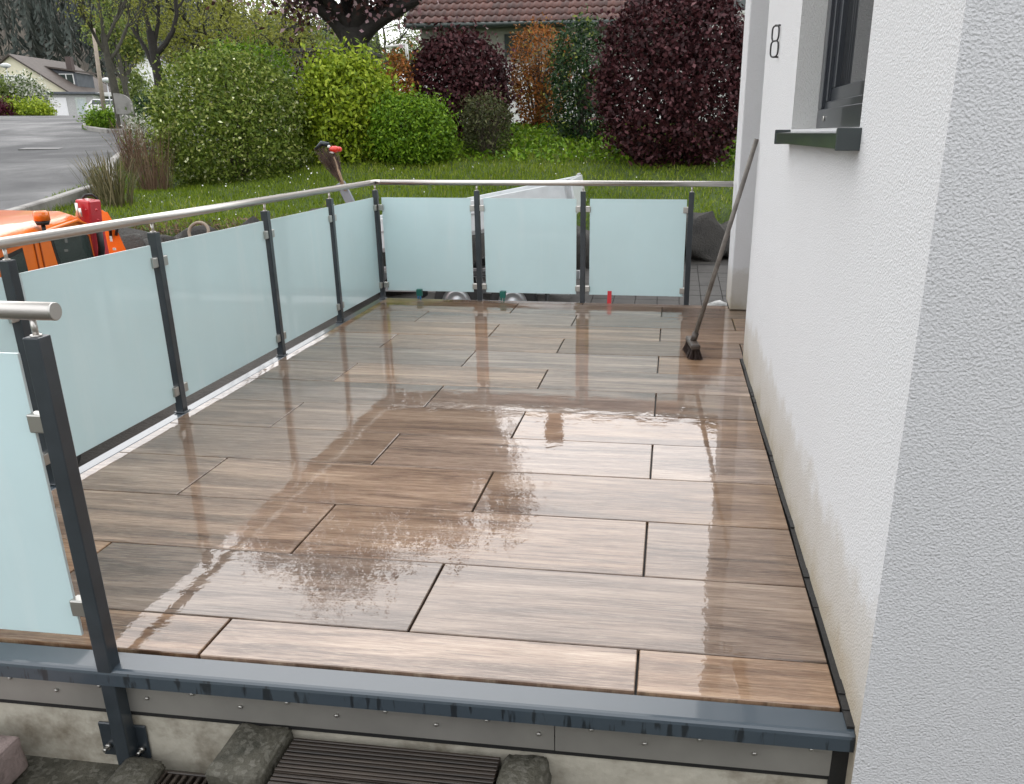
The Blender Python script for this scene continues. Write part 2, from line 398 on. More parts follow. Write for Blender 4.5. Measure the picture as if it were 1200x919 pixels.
# road: between two edge lines, slightly above the terrain
def strip(name, A, B, n, mat, dz, cross=10):
    A, B = np.array(A, float), np.array(B, float)
    def res(Pm):
        d = np.r_[0, np.cumsum(np.hypot(*np.diff(Pm, axis=0).T))]; t = np.linspace(0, d[-1], n)
        return np.stack([np.interp(t, d, Pm[:, 0]), np.interp(t, d, Pm[:, 1])], -1)
    a, b = res(A), res(B); t = np.linspace(0, 1, cross)[None, :, None]
    g = a[:, None]*(1-t)+b[:, None]*t
    z = zg(g[..., 0], g[..., 1])+dz
    V = np.concatenate([g, z[..., None]], -1).reshape(-1, 3); i = np.arange(n*cross).reshape(n, cross)
    F = np.stack([i[:-1, :-1], i[1:, :-1], i[1:, 1:], i[:-1, 1:]], -1).reshape(-1, 4)
    return link(name, np_mesh(name, V, F, smooth=True), mat)
road_right = [(-9.0, 4), (-9.3, 9), (-9.85, 12), (-11.6, 15), (-14.4, 20), (-17.2, 23.8), (-19.6, 26.6), (-21.6, 28.0), (-22.7, 29.5), (-23.6, 31), (-27.5, 38), (-36, 52), (-52, 74), (-66, 92)]
road_left = [(-20, 2), (-22, 8), (-24, 12), (-27, 17), (-32, 24), (-36, 30), (-40, 36), (-42, 38), (-44, 41), (-49, 48), (-55, 58), (-66, 74), (-80, 90)]
road = strip('road', road_right, road_left, 150, m_asph, .035, 26); tag(road, kind='structure')
side = strip('side_road', [(-14.3, 19.9), (-11.5, 22), (-7, 25.5)], [(-19.7, 26.65), (-16.5, 27.6), (-12, 29.5)], 30, m_asph, .031, 14); tag(side, kind='structure')

# ------------------------------------------------------------------ terrace
terrace = MB().box((-2.40, .21, -.30), (.512, 5.30, -.0215)).build('terrace_floor', m_bed); tag(terrace, kind='structure')
tile_cache = {}
def tile(x0, x1, y0, y1):
    g = .0024
    x0 += g*1.4; x1 -= g*1.4; y0 += g; y1 -= g
    key = (round(x1-x0, 4), round(y1-y0, 4))
    if key not in tile_cache:
        hx, hy = key[0]/2, key[1]/2
        me = MB().box((-hx, -hy, -.02), (hx, hy, 0), .0024).mesh('tile'); me.materials.append(m_tile); tile_cache[key] = me
    o = link('tile', tile_cache[key], None, terrace, ((x0+x1)/2, (y0+y1)/2, random.uniform(-.0006, .0006)))
    o.rotation_euler = (R(random.uniform(-.10, .10)), R(random.uniform(-.05, .05)), 0)
XL, XR = -2.386, .512
for r in range(1, 15):
    y0, y1 = max(.4*(r-1), .215), min(.4*r, 5.30)
    xr = 1.25 if r >= 10 else XR
    cuts = [XL]+[x for x in ([-1.2, 0., 1.2] if r % 2 else [-1.861, -.661, .539]) if XL+.02 < x < xr-.02]+[xr]
    for a, b in zip(cuts, cuts[1:]): tile(a, b, y0, y1)
MB().box((.512, 3.64, -.30), (1.25, 5.13, -.022)).build('entrance_bedding', m_bed, terrace)
# front edge profile, side and far profile
pf = MB(); pf.prism([(-2.48, .127, -.058), (-2.48, .127, -.022), (-2.48, .129, -.015), (-2.48, .135, -.011), (-2.48, .142, -.009), (-2.48, .208, -.007), (-2.48, .208, -.058)], (3.008, 0, 0))
pf.build('edge_profile', m_prof, terrace)
MB().box((-2.460, .21, -.075), (-2.400, 5.37, -.009), .004).build('edge_profile', m_prof, terrace)
MB().box((-2.39, 5.305, -.075), (.56, 5.37, -.012), .004).build('edge_profile', m_prof, terrace)
st = MB(); st.box((-2.46, .168, -.170), (-.205, .172, -.050)); st_o = st.build('cover_strip', m_strip, terrace)
st = MB(); st.box((-.2025, .167, -.170), (.507, .171, -.050)); st_o2 = st.build('cover_strip', m_strip, terrace)
scr = MB().tube([(0, 0, 0), (0, -.004, 0), (0, -.006, 0)], [.0055, .0055, .003], 8).mesh('screw'); scr.materials.append(m_clamp)
for i, x in enumerate(np.arange(-2.3, .5, .137)):
    link('screw', scr, None, st_o if x < -.205 else st_o2, (x, .167, -.092-.028*(i % 2)))
MB().box((-2.6, .178, -1.3), (.52, .36, -.177), .004).build('foundation_wall', m_conc, terrace)
MB().box((-2.46, .1725, -.186), (.52, .1775, -.13)).build('sealing_strip', m_black, terrace)
MB().box((-2.56, .36, -1.3), (-2.40, 5.30, -.32), .01).build('foundation_wall', m_conc, terrace)
MB().box((-2.56, 5.14, -1.3), (.53, 5.30, -.32), .01).build('foundation_wall', m_conc, terrace)
MB().box((.49, .165, -.42), (.531, .176, -.060)).build('sealing_strip', m_black, terrace)

# ------------------------------------------------------------------ railings
POST = .042
def post_mesh(z0, z1):
    h = POST/2
    return MB().box((-h, -h, z0), (h, h, z1), .003, seg=2).mesh('post')
pm = post_mesh(-.05, .905); pm.materials.append(m_anth)
pinm = MB().tube([(0, 0, .90), (0, 0, .952)], .007, 10).tube([(0, 0, .904), (0, 0, .909)], .013, 12).mesh('rail_pin'); pinm.materials.append(m_steel)
clm = MB().box((-.001, -.017, -.024), (.040, .017, .024), .004, seg=2).mesh('clamp'); clm.materials.append(m_clamp)
csm = MB().tube([(.022, -.0168, 0), (.022, -.0185, 0)], .006, 8).mesh('clamp_screw'); csm.materials.append(m_black)
footm = MB().box((-.03, -.03, -.006), (.03, .03, .000), .002).mesh('foot_plate'); footm.materials.append(m_anth)
def add_post(parent, x, y, sides, me=None, zs=(.115, .765), foot=True):
    o = link('post', me or pm, None, parent, (x, y, 0))
    link('rail_pin', pinm, None, o)
    if foot: link('foot_plate', footm, None, o)
    for ang in sides:
        for z in zs:
            link('clamp', clm, None, o, (math.cos(ang)*POST/2, math.sin(ang)*POST/2, z), (0, 0, ang))
    return o
def glass_panel(parent, p, q, z0, z1):
    p, q = Vector(p), Vector(q); L = (q-p).length; ang = math.atan2(q.y-p.y, q.x-p.x)
    b = MB(); b.box((0, -.004, z0), (L, .004, z1))
    me = b.mesh('glass_panel'); me.materials.append(m_glass); me.materials.append(m_gedge)
    for f in me.polygons:
        if abs(f.normal.y) < .5: f.material_index = 1
    return link('glass_panel', me, None, parent, p, (0, 0, ang))
rail = empty('railing', (-2.43, 5.31, 0), 0, 'stainless handrail on anthracite posts with frosted glass running round the terrace corner', 'railing')
def rel(o, root): o.location = Vector(o.location)-Vector(root.location)
XS, YF = -2.43, 5.32
left_y = [5.31, 4.357, 3.348, 2.19, 1.262, .125]
far_x = [.197, -.672, -1.556]
kids = []
for i, y in enumerate(left_y):
    if i == 0: kids.append(add_post(rail, XS+.008, YF-.01, [-math.pi/2, 0]))
    elif i < 5: kids.append(add_post(rail, XS, y, [-math.pi/2, math.pi/2], zs=(.115, .765) if i < 4 else (.115, .70)))
    else: kids.append(add_post(rail, XS, y, [math.pi/2]))
for i, x in enumerate(far_x): kids.append(add_post(rail, x, YF, [math.pi] if i == 0 else [0, math.pi]))
for a, b in zip(left_y, left_y[1:]): kids.append(glass_panel(rail, (XS, a-.047, 0), (XS, b+.047, 0), .058, .848))
fx = [XS]+far_x[::-1]
for a, b in zip(fx, fx[1:]): kids.append(glass_panel(rail, (a+.055, YF, 0), (b-.055 if b < .1 else b-.034, YF, 0), .066, .846))
hr = MB().tube([(XS, .10, .968), (XS, 5.24, .968)], .0212, 20).tube([(XS, YF-.005, .968), (.515, YF-.005, .968)], .0212, 20)
hr.tube([(XS, 5.2, .968), (XS, 5.30, .968), (XS+.012, YF-.006, .968), (XS+.06, YF-.005, .968)], .0213, 20, False)
kids.append(hr.build('handrail', m_steel, rail))
kids.append(MB().tube([(.515, YF-.005, .968), (.518, YF-.005, .968)], .0212, 20).build('end_cap', m_clamp, rail))
for k in kids: rel(k, rail)
fr = empty('railing', (-1.41, .125, 0), 0, 'short front railing ending in a handrail stub with round end cap', 'railing')
kids = []
fp = link('post', post_mesh(-.33, .905), m_anth, fr, (-1.422, .1495, 0)); kids.append(fp)
link('rail_pin', pinm, None, fp)
for z in (.175, .69): link('clamp', clm, None, fp, (-POST/2, 0, z), (0, 0, math.pi))
bp = MB().box((-.093, .0195, -.335), (.052, .0285, -.222), .003); bp.build('base_plate', m_anth, fp)
bolt = MB().tube([(0, 0, 0), (0, -.012, 0)], .009, 6).tube([(0, -.011, 0), (0, -.026, 0)], .0045, 8).mesh('bolt'); bolt.materials.append(m_clamp)
for x in (-.068, .034): link('bolt', bolt, None, fp, (x, .0195, -.298))
kids.append(glass_panel(fr, (-2.33, .149, 0), (-1.478, .149, 0), .085, .862))
kids.append(MB().tube([(-2.40, .149, .965), (-1.362, .149, .965)], .0212, 24).build('handrail', m_steel, fr))
kids.append(MB().tube([(-1.362, .149, .965), (-1.359, .149, .965), (-1.358, .149, .965)], [.0212, .0212, .019], 24).build('end_cap', m_clamp, fr))
for k in kids: rel(k, fr)

# ------------------------------------------------------------------ house
H = empty('house', (.53, .115, 0), 0, 'white rough plastered house with dark framed window and number beside the terrace', 'house')
hk = []
WX, WY0, WY1, ZT = .53, .115, 3.62, 6.4
oy0, oy1, oz0, oz1 = .875, 2.25, 1.362, 2.65
b = MB()
def qx(y0, y1, z0, z1): b.quad((WX, y0, z0), (WX, y0, z1), (WX, y1, z1), (WX, y1, z0))
qx(WY0, oy0, -1.4, ZT); qx(oy1, WY1, -1.4, ZT); qx(oy0, oy1, -1.4, oz0); qx(oy0, oy1, oz1, ZT)
b.quad((WX, WY0, -1.4), (6, WY0, -1.4), (6, WY0, ZT), (WX, WY0, ZT), mi=1)
b.quad((WX, WY1, -1.4), (WX, WY1, ZT), (1.9, WY1, ZT), (1.9, WY1, -1.4))
b.quad((1.9, WY1, -1.4), (1.9, WY1, ZT), (1.9, 5.13, ZT), (1.9, 5.13, -1.4))
bmesh.ops.remove_doubles(b.bm, verts=b.bm.verts, dist=.0005)
hk.append(b.build('wall', [m_wall, m_wallf], H))
b = MB(); rx = .66
b.quad((WX, oy1, oz0), (rx, oy1, oz0), (rx, oy1, oz1), (WX, oy1, oz1)); b.quad((WX, oy0, oz0), (rx, oy0, oz0), (rx, oy0, oz1), (WX, oy0, oz1))
b.quad((WX, oy0, oz1), (rx, oy0, oz1), (rx, oy1, oz1), (WX, oy1, oz1)); b.quad((WX, oy0, oz0), (rx, oy0, oz0), (rx, oy1, oz0), (WX, oy1, oz0))
hk.append(b.build('window_reveal', m_wall2, H))
# side wing of the house at the far end of the entrance recess
b = MB().box((.541, 5.13, .003), (4.5, 5.62, ZT), .006); hk.append(b.build('wing_wall', m_wall, H))
b = MB().box((.553, 5.14, -1.4), (4.5, 5.62, .003)); hk.append(b.build('wing_foot', m_black, H))
# roof with overhang
b = MB(); b.box((.05, -.35, ZT), (6.4, 6.1, ZT+.22)); hk.append(b.build('roof', simple('roof_edge', (.09, .09, .09), .6), H))
# dark strip along foot of wall
b = MB()
ys = np.linspace(.15, 3.63, 60)
for y0, y1 in zip(ys, ys[1:]):
    t0 = .5135-.004*math.sin(y0*9)*.5; b.box((t0, y0, -.02), (.5345, y1+.0005, -.001+.006*random.random()**6))
hk.append(b.build('foot_strip', m_black, H))
# window: frame > sash, pane, sill
m_win = simple('dark_window_frame', (.022, .026, .033), .32, coat=.3, var=.1)
fo = MB()
fw = .075
def ring(bm, x0, x1, y0, y1, z0, z1, wdt):
    bm.box((x0, y0, z0), (x1, y1, z0+wdt), .003); bm.box((x0, y0, z1-wdt), (x1, y1, z1), .003)
    bm.box((x0, y0, z0+wdt), (x1, y0+wdt, z1-wdt), .003); bm.box((x0, y1-wdt, z0+wdt), (x1, y1, z1-wdt), .003)
ring(fo, .630, .70, oy0+.002, oy1-.002, oz0+.002, oz1-.002, fw)
win = fo.build('window_frame', m_win, H); hk.append(win)
sa = MB(); ring(sa, .645, .70, oy0+fw, oy1-fw, oz0+fw, oz1-fw, .03); sa.build('sash', m_win, win)
sa = MB(); ring(sa, .662, .70, oy0+fw+.03, oy1-fw-.03, oz0+fw+.03, oz1-fw-.03, .05); sa.build('sash', m_win, win)
gm = NT('dark_window_pane'); gm.set(Base_Color=(.02, .022, .024), Roughness=.03, Specular_IOR_Level=.8)
MB().box((.684, oy0+.15, oz0+.15), (.69, oy1-.15, oz1-.15)).build('pane', gm.m, win)
for yy in (2.06, 1.0): MB().tube([(.630, yy, oz0+.04), (.624, yy, oz0+.04)], .010, 10).build('drain_cap', m_clamp, win)
sl = MB(); m_sill = simple('dark_green_grey_sill', (.030, .040, .041), .3, coat=.4, var=.1)
sl.prism([(.475, .845, 1.342), (.63, .845, 1.357), (.63, .845, 1.3615), (.470, .845, 1.3475), (.470, .845, 1.308), (.475, .845, 1.308)], (0, 1.43, 0))
for y in (.842, 2.268): sl.box((.466, y, 1.303), (.55, y+.010, 1.3610), .002)
hk.append(sl.build('window_sill', m_sill, H))
# number 8
nb = MB(); m_num = simple('dark_steel_number', (.04, .04, .042), .4, .6)
cy8 = 2.97
for (zc, hh, ww) in ((1.806, .034, .040), (1.737, .036, .045)):
    pts = []
    for k in range(25):
        a = 2*math.pi*k/24; ex = .62
        c, s_ = math.cos(a), math.sin(a)
        kx = math.copysign(abs(c)**ex, c); pts.append((.508-.34*ww*kx, cy8+.55*ww*kx, zc+hh*math.copysign(abs(s_)**ex, s_)))   # numeral stands turned on its pins
    nb.tube(pts, .0042, 8, False)
for z in (1.842, 1.70): nb.tube([(.532, cy8, z), (.503, cy8, z)], .004, 8)
hk.append(nb.build('house_number', m_num, H))
# wing of the same house behind the viewer, with a shuttered window
hk.append(MB().box((-1.6, -8.0, -1.4), (6, -4.6, 2.9), .01).build('rear_wing_wall', m_wall2, H))
rwf = MB().box((-.9, -4.6, .2), (.9, -4.55, 2.3), .006).build('shuttered_window', m_win, H); hk.append(rwf)
for k in range(24): MB().box((-.82, -4.555, .3+k*.08), (.82, -4.54, .37+k*.08), .004).build('shutter_slat', simple('pale_shutter', (.5, .5, .5), .5) if k == 0 else bpy.data.materials['pale_shutter'], rwf)
# door in the recess
b = MB().box((1.86, 3.85, .02), (1.905, 4.95, 2.2), .005); dr = b.build('door', m_win, H); hk.append(dr)
MB().tube([(1.84, 4.0, .8), (1.80, 4.0, .8), (1.80, 4.0, 1.5), (1.84, 4.0, 1.5)], .012, 8).build('handle', m_steel, dr)
for k in hk: rel(k, H)

# ------------------------------------------------------------------ broom
bx0 = Vector((.205, 3.66, 0)); top = Vector((.512, 3.58, 1.315)); base = Vector((.215, 3.665, .085))
m_brh = simple('worn_grey_broom_handle', (.13, .115, .10), .5, var=.35, scale=20)
m_brw = simple('wet_brown_broom_block', (.055, .042, .034), .45, var=.35, scale=30)
m_bris = simple('dark_brown_bristles', (.028, .014, .010), .6, var=.4, scale=90)
br = empty('broom', (0, 0, 0), 0, 'wet street broom with long grey handle leaning against the white house wall', 'broom')
MB().tube([base, base.lerp(top, .5)+Vector((0, 0, -.003)), top], [.0145, .0145, .0135], 12).build('handle', m_brh, br)
ax = Vector((.13, -.99, 0)).normalized(); ay = Vector((.99, .13, 0)).normalized()
MB().obox((.213, 3.665, .078), ax, ay, Vector((0, 0, 1)), (.26, .058, .034), .008).tube([(.213, 3.665, .08), Vector((.213, 3.665, .08))+(top-base).normalized()*.07], .021, 12).build('head', m_brw, br)
V = []; Fc = []
for i in range(900):
    u, v = random.uniform(-.125, .125), random.uniform(-.026, .026)
    p = Vector((.213, 3.665, .066))+ax*u+ay*v
    q = p+Vector((0, 0, -.067))+ax*(u*.12+random.gauss(0, .006))+ay*(v*.55+random.gauss(0, .008)); q.z = max(q.z, .0012)
    s_ = Vector((random.uniform(-1, 1), random.uniform(-1, 1), 0)).normalized()*.0016
    k = len(V); V += [tuple(p-s_), tuple(p+s_), tuple(q+s_), tuple(q-s_)]; Fc.append((k, k+1, k+2, k+3))
o = link('bristles', np_mesh('bristles', V, Fc), m_bris, br); o['kind'] = 'stuff'

# ------------------------------------------------------------------ small things at the far edge
m_red = simple('red_strap', (.55, .015, .025), .45)
m_teal = simple('teal_plastic', (.012, .14, .11), .35); m_blue = simple('blue_plastic', (.02, .16, .32), .35)
o = MB().prism([(-.462, 5.296, -.004), (-.428, 5.296, -.004), (-.426, 5.312, .10), (-.460, 5.312, .10)], (0, .004, 0)).build('strap_end', m_red)
tag(o, 'red strap end hanging under the glass at the far edge', 'strap')
def wedge(x, cols, label):
    e = empty('clip', (x, 5.278, 0), 0, label, 'clip')
    MB().box((-.024, -.004, .028), (.024, .036, .085), .003).build('cap', cols[0], e)
    MB().box((-.016, -.004, .004), (-.004, .012, .03), .002).box((.005, -.004, -.002), (.016, .012, .03), .002).build('prong', cols[1], e)
wedge(-2.085, (m_teal, m_blue), 'teal and blue plastic clip near the railing corner'); wedge(-1.352, (m_teal, m_teal), 'plain teal plastic clip beside the second far post')

# ------------------------------------------------------------------ step in front of the terrace
front = MB().box((-9, -6, -1.6), (.9, .18, -.375)).build('front_ground', m_agg); tag(front, kind='structure')
dt = empty('deck_tile', (-.63, -.078, -.196), 0, 'dark weathered ribbed wooden deck board step under the terrace edge', 'step')
MB().box((-.285, -.27, -.16), (.285, .235, -.03)).build('bearer', m_agg, dt)
rib = MB()
rib.box((-.285, 0, -.03), (.285, .128, -.006))
for k in range(9): rib.box((-.285, .003+k*.014, -.0065), (.285, .0115+k*.014, .0), .0015)
ribm = rib.mesh('plank'); ribm.materials.append(m_dplank)
for k in range(4): link('plank', ribm, None, dt, (random.uniform(-.004, .004), -.285+k*.1315, 0))
def stone(name, a, b_, mat, label, cat, group=None, bev=.02, amp=.012, sub=5, rz=0):
    a, b_ = Vector(a), Vector(b_); m = MB(); sz = (b_-a)
    m.box(-sz/2, sz/2, bev, seg=2)
    bmesh.ops.subdivide_edges(m.bm, edges=m.bm.edges, cuts=2, use_grid_fill=True)
    for v in m.bm.verts:
        s_ = math.sin(v.co.x*43+a.x*9)*math.cos(v.co.y*37+a.y*11)+math.sin(v.co.z*51+v.co.x*23)
        v.co += v.co.normalized()*(s_*amp*.5+random.uniform(-.3, .3)*amp)
    for f in m.bm.faces: f.smooth = True
    return tag(m.build(name, mat, None, (a+b_)/2, (0, 0, rz)), label, cat, group)
stone('edging_block', (-1.075, -.02, -.33), (-.925, .177, -.175), m_agg, 'mossy aggregate block against the strip left of the ribbed step', 'stone block', bev=.015, amp=.01)
stone('edging_block', (-1.085, -.36, -.36), (-.935, -.03, -.235), m_agg, 'longer mossy aggregate block in front of the left one', 'stone block', bev=.015, amp=.01)
stone('edging_block', (-.335, .0, -.34), (-.215, .177, -.185), m_agg, 'rounded mossy block against the strip right of the ribbed step', 'stone block', bev=.025, amp=.01)
stone('edging_block', (-.33, -.36, -.36), (-.20, -.012, -.225), m_agg, 'mossy block in front of the right hand rounded block', 'stone block', bev=.02, amp=.01)
stone('edging_block', (-1.42, -.20, -.36), (-1.30, .14, -.30), m_agg, 'flat gravelly block under the steel base plate', 'stone block', bev=.02, amp=.014)
stone('edging_block', (-2.02, -.30, -.36), (-1.715, .12, -.245), m_pink, 'pinkish concrete block at the foot of the concrete wall', 'stone block', bev=.012, amp=.005)
dg = empty('drain_grate', (-1.19, -.02, -.335), 0, 'dark slotted drain grate between the mossy blocks', 'drain grate')
MB().box((-.115, -.22, -.02), (-.10, .15, .008), .002).box((.10, -.22, -.02), (.115, .15, .008), .002).box((-.10, .14, -.02), (.10, .15, .008), .002).build('frame', m_dplank, dg)
bar = MB().box((-.0055, -.22, -.014), (.0055, .14, .006), .002).mesh('bar'); bar.materials.append(m_dplank)
for k in range(9): link('bar', bar, None, dg, (-.088+k*.022, 0, 0))

# ------------------------------------------------------------------ trailer behind the far railing
m_alu = simple('pale_grey_painted_board', (.60, .63, .64), .35, var=.08, coat=.3)
m_alu2 = simple('aluminium_frame', (.42, .43, .44), .4, .5, var=.1)
m_rub = simple('black_tyre_rubber', (.014, .014, .014), .7)
m_rim = simple('silver_rim', (.42, .43, .44), .35, .7)
def wheel(parent, c, r, wd, axis='y'):
    e = MB(); prof = [(r*.62, -.5), (r*.93, -.5), (r, -.32), (r, .32), (r*.93, .5), (r*.62, .5)]
    n = 28
    def lathe(b, pf, closed):
        rings = []
        for (rr, t) in pf: rings.append([b.bm.verts.new((math.cos(2*math.pi*k/n)*rr, t*wd, math.sin(2*math.pi*k/n)*rr)) for k in range(n)])
        for a, q in zip(rings, rings[1:]):
            for k in range(n):
                f = b.bm.faces.new((a[k], a[(k+1) % n], q[(k+1) % n], q[k])); f.smooth = True
        if closed: b.bm.faces.new(rings[-1]); b.bm.faces.new(rings[0])
    lathe(e, prof+[prof[0]], False); ty = e.build('tyre', m_rub, parent, c)
    h = MB(); lathe(h, [(r*.05, -.46), (r*.13, -.46), (r*.15, -.36), (r*.30, -.33), (r*.40, -.40), (r*.47, -.40), (r*.52, -.28), (r*.60, -.44), (r*.64, -.50), (r*.64, .45), (r*.3, .4)], True)
    h.build('rim', m_rim, ty)
    return ty
TR = empty('trailer', (-2.5, 9.45, zgf(-2.5, 9.45)), 0, 'pale grey drop sided tandem trailer with raised bed parked beyond the terrace', 'trailer')
tk = []
th = R(11.0)
ux = Vector((math.cos(th), 0.03, math.sin(th))).normalized(); uz = Vector((-math.sin(th), 0, math.cos(th))); uy = ux.cross(uz)*-1
CR = Vector((-1.16, 8.62, .815))           # near right top corner of the side boards
def TB(u, v, wz): return CR+ux*u+uy*v+uz*wz     # u<0 to the left, v>0 away
LB, WB, HB = 3.05, 1.72, .36
def tbox(name, u0, u1, v0, v1, w0, w1, mat, bev=.006, parent=None):
    c = TB((u0+u1)/2, (v0+v1)/2, (w0+w1)/2)
    o = MB().obox(c, ux, uy, uz, (u1-u0, v1-v0, w1-w0), bev).build(name, mat, parent or TR)
    if not parent: tk.append(o)
    return o
tbox('side_board', -LB, -.09, 0, .028, -HB, 0, m_alu); tbox('side_board', -LB, -.05, WB-.028, WB, -HB, 0, m_alu)
tg = tbox('tailgate', -.03, 0, .0, WB, -HB, .004, m_alu); tbox('headboard', -LB-.03, -LB, 0, WB, -HB, .06, m_alu)
tbox('bed', -LB, -.02, .03, WB-.03, -HB-.05, -HB, m_alu2)
for v in (-.012, WB-.02): tbox('corner_post', -.085, -.032, v, v+.04, -HB-.03, .012, m_alu2)
for v in (.02, WB-.06): tbox('latch', -.06, -.01, v-.03, v+.03, .012, .03, m_alu2)
tbox('side_rib', -1.05, -.40, -.012, -.002, -.17, -.145, m_alu2, .003); tbox('side_rib', -2.8, -1.2, -.012, -.002, -.17, -.145, m_alu2, .003)
zc = zgf(-2.2, 8.45)
for x in (-2.56, -1.85):
    for y in (8.42, 10.25): tk.append(wheel(TR, (x, y, zc+.295), .295, .17))
tk.append(MB().box((-4.6, 8.75, zc+.33), (-1.2, 8.83, zc+.45), .005).box((-4.6, 10.0, zc+.33), (-1.2, 10.08, zc+.45), .005).box((-4.0, 8.83, zc+.34), (-3.9, 10.0, zc+.43)).box((-1.4, 8.83, zc+.34), (-1.3, 10.0, zc+.43)).build('chassis', m_alu2, TR))
tk.append(MB().bar((-4.6, 9.4, zc+.39), (-6.0, 9.4, zc+.42), .09, .09, .006).build('drawbar', m_alu2, TR))
tk.append(MB().bar((-1.5, 9.4, zc+.42), TB(-.5, .8, -HB-.05), .08, .08).build('tipping_ram', m_alu2, TR))
tk.append(MB().box((-3.0, 8.36, zc+.62), (-1.45, 8.58, zc+.645), .006).box((-3.02, 8.36, zc+.33), (-2.995, 8.58, zc+.64)).box((-1.45, 8.36, zc+.33), (-1.425, 8.58, zc+.64)).build('mudguard', m_rub, TR))
# upright stake on the headboard
p0, p1 = px(412, 240, 8.9), px(399, 214, 8.9); ud = (p1-p0).normalized()
tk.append(MB().bar(p0-ud*.75, p1, .115, .05, .006, up=(0, 1, 0)).build('stake', simple('grey_steel_stake', (.22, .24, .26), .45, .3), TR))
tk.append(MB().bar(p0-ud*.75, TB(-LB, .3, -.1), .08, .05).build('stake_bracket', m_alu2, TR))
for k in tk: k.location = Vector(k.location)-Vector(TR.location)
# tools held in the stake
m_tw = simple('raw_wood_shaft', (.30, .21, .13), .6, var=.3, scale=20); m_twig = simple('brown_birch_twigs', (.085, .055, .04), .8, var=.4)
bs = empty('besom', p1, 0, 'twig besom broom standing head up in the grey trailer stake', 'besom')
q0, q1, q2 = px(402, 222, 8.88), px(395, 198, 8.88), px(380, 172, 8.88)
MB().tube([q0, q1], .017, 8).build('shaft', m_tw, bs)
b = MB()
for i in range(130):
    a = random.uniform(-1, 1); c_ = random.uniform(-.05, .05)
    e1 = q1.lerp(q2, random.uniform(.55, 1.02))+Vector((a*.11-.01, c_*2.4, a*.035)); e0 = q0.lerp(q1, random.uniform(.35, 1))+Vector((a*.022, c_*.5, 0))
    b.tube([e0, e0.lerp(e1, .5)+Vector((a*.015, 0, -.01)), e1], [.005, .004, .002], 4, False)
tw = b.build('twigs', m_twig, bs); tw['kind'] = 'stuff'
for k in bs.children: k.location = Vector(k.location)-p1
sp = empty('shovel', p1, 0, 'wooden handled shovel with red grip cover in the trailer stake', 'shovel')
r0, r1 = px(405, 224, 8.84), px(391, 184, 8.84)
MB().tube([r0, r1], .017, 8).build('shaft', m_tw, sp)
rc = px(392, 175, 8.84)
MB().sphere(rc, .055, 14, 10, (1.35, .9, .75)).sphere(rc+Vector((.06, 0, 0)), .038, 12, 8, (1.0, .9, .85)).build('red_cover', simple('bright_red_plastic', (.62, .03, .015), .35, coat=.4), sp)
bl = MB(); c0, c1, c2 = px(386, 170, 8.84), px(377, 168, 8.84), px(369, 175, 8.84)
bl.tube([c0, c1, c2], [.028, .034, .012], 8); bl.build('blade', simple('dark_steel_blade', (.04, .05, .055), .35, .6), sp)
m_tie = simple('white_tie', (.75, .75, .72), .5); MB().sphere(px(385.5, 172, 8.82), .02).build('white_tie', m_tie, sp); MB().sphere(px(389, 179, 8.82), .022, 10, 8, (1.4, .8, .6)).build('white_tie', m_tie, sp)
for k in sp.children: k.location = Vector(k.location)-p1

# ------------------------------------------------------------------ orange utility truck
m_or = simple('orange_vehicle_paint', (.80, .17, .012), .30, var=.06, coat=.6)
m_redp = simple('red_crane_paint', (.42, .010, .018), .4, var=.1, coat=.5)
m_vg = NT('vehicle_glass'); m_vg.set(Base_Color=(.035, .05, .045), Roughness=.04, Specular_IOR_Level=.7); m_vg = m_vg.m
m_blk = simple('black_rubber_trim', (.012, .012, .012), .5); m_amb = simple('amber_lens', (.75, .16, .01), .15, coat=.6)
u = Vector((-.345, .939, 0)); v = Vector((-.939, -.345, 0))
T0 = Vector((-5.53, 5.87, 0)); zt = zgf(-6.0, 6.2)
TK = empty('utility_truck', (T0.x+v.x*.7, T0.y+v.y*.7, zt), 0, 'orange municipal truck with rounded cab, amber beacon and red crane below the railing', 'truck')
kk = []
def W(a, c, z): return T0+u*a+v*c+Vector((0, 0, z))
ZR = .665
cab = MB()
# side profile in (a, z): rear edge rounded down at the far end
prof = [(-3.3, -.55), (-3.3, .15), (-3.0, ZR-.10), (-2.6, ZR-.02), (-.30, ZR+.02), (-.10, ZR-.02), (.06, ZR-.12), (.16, .25), (.22, -.55)]
def shell(inset, c0, c1): return [W(a, c0, z) for a, z in prof]
secs = [(0.0, .0), (.03, .045), (.12, .085), (.66, .11), (1.2, .085), (1.29, .045), (1.32, 0)]
rows = []
for c, dz in secs:
    rows.append([cab.bm.verts.new(W(a, c, z-(.085-dz)*(1 if z > .4 else 0)*.9)) for a, z in prof])
for ra, rb in zip(rows, rows[1:]):
    for k in range(len(prof)-1):
        f = cab.bm.faces.new((ra[k], ra[k+1], rb[k+1], rb[k])); f.smooth = True
cab.bm.faces.new(rows[0]); cab.bm.faces.new(rows[-1][::-1])
cabo = cab.build('cab', m_or, TK); kk.append(cabo)
def pane(name, pts, mat, off):
    b = MB(); ps = [W(a, off, z) for a, z in pts]; b.prism(ps, v*.006); o = b.build(name, mat, TK); kk.append(o); return o
pane('side_window', [(-2.25, -.10), (-2.05, .47), (-1.66, .49), (-1.62, -.10)], m_vg, -.006)
pane('rear_side_window', [(-.90, .27), (-.97, .49), (-.20, .50), (-.06, .40), (-.02, .14), (-.8, .16)], m_vg, -.006)
pane('window_seal', [(-.95, .25), (-1.02, .52), (-.18, .53), (-.02, .42), (.03, .10), (-.83, .11)], m_blk, -.003)
pane('window_seal', [(-2.3, -.13), (-2.08, .50), (-1.64, .52), (-1.585, -.13)], m_blk, -.003)
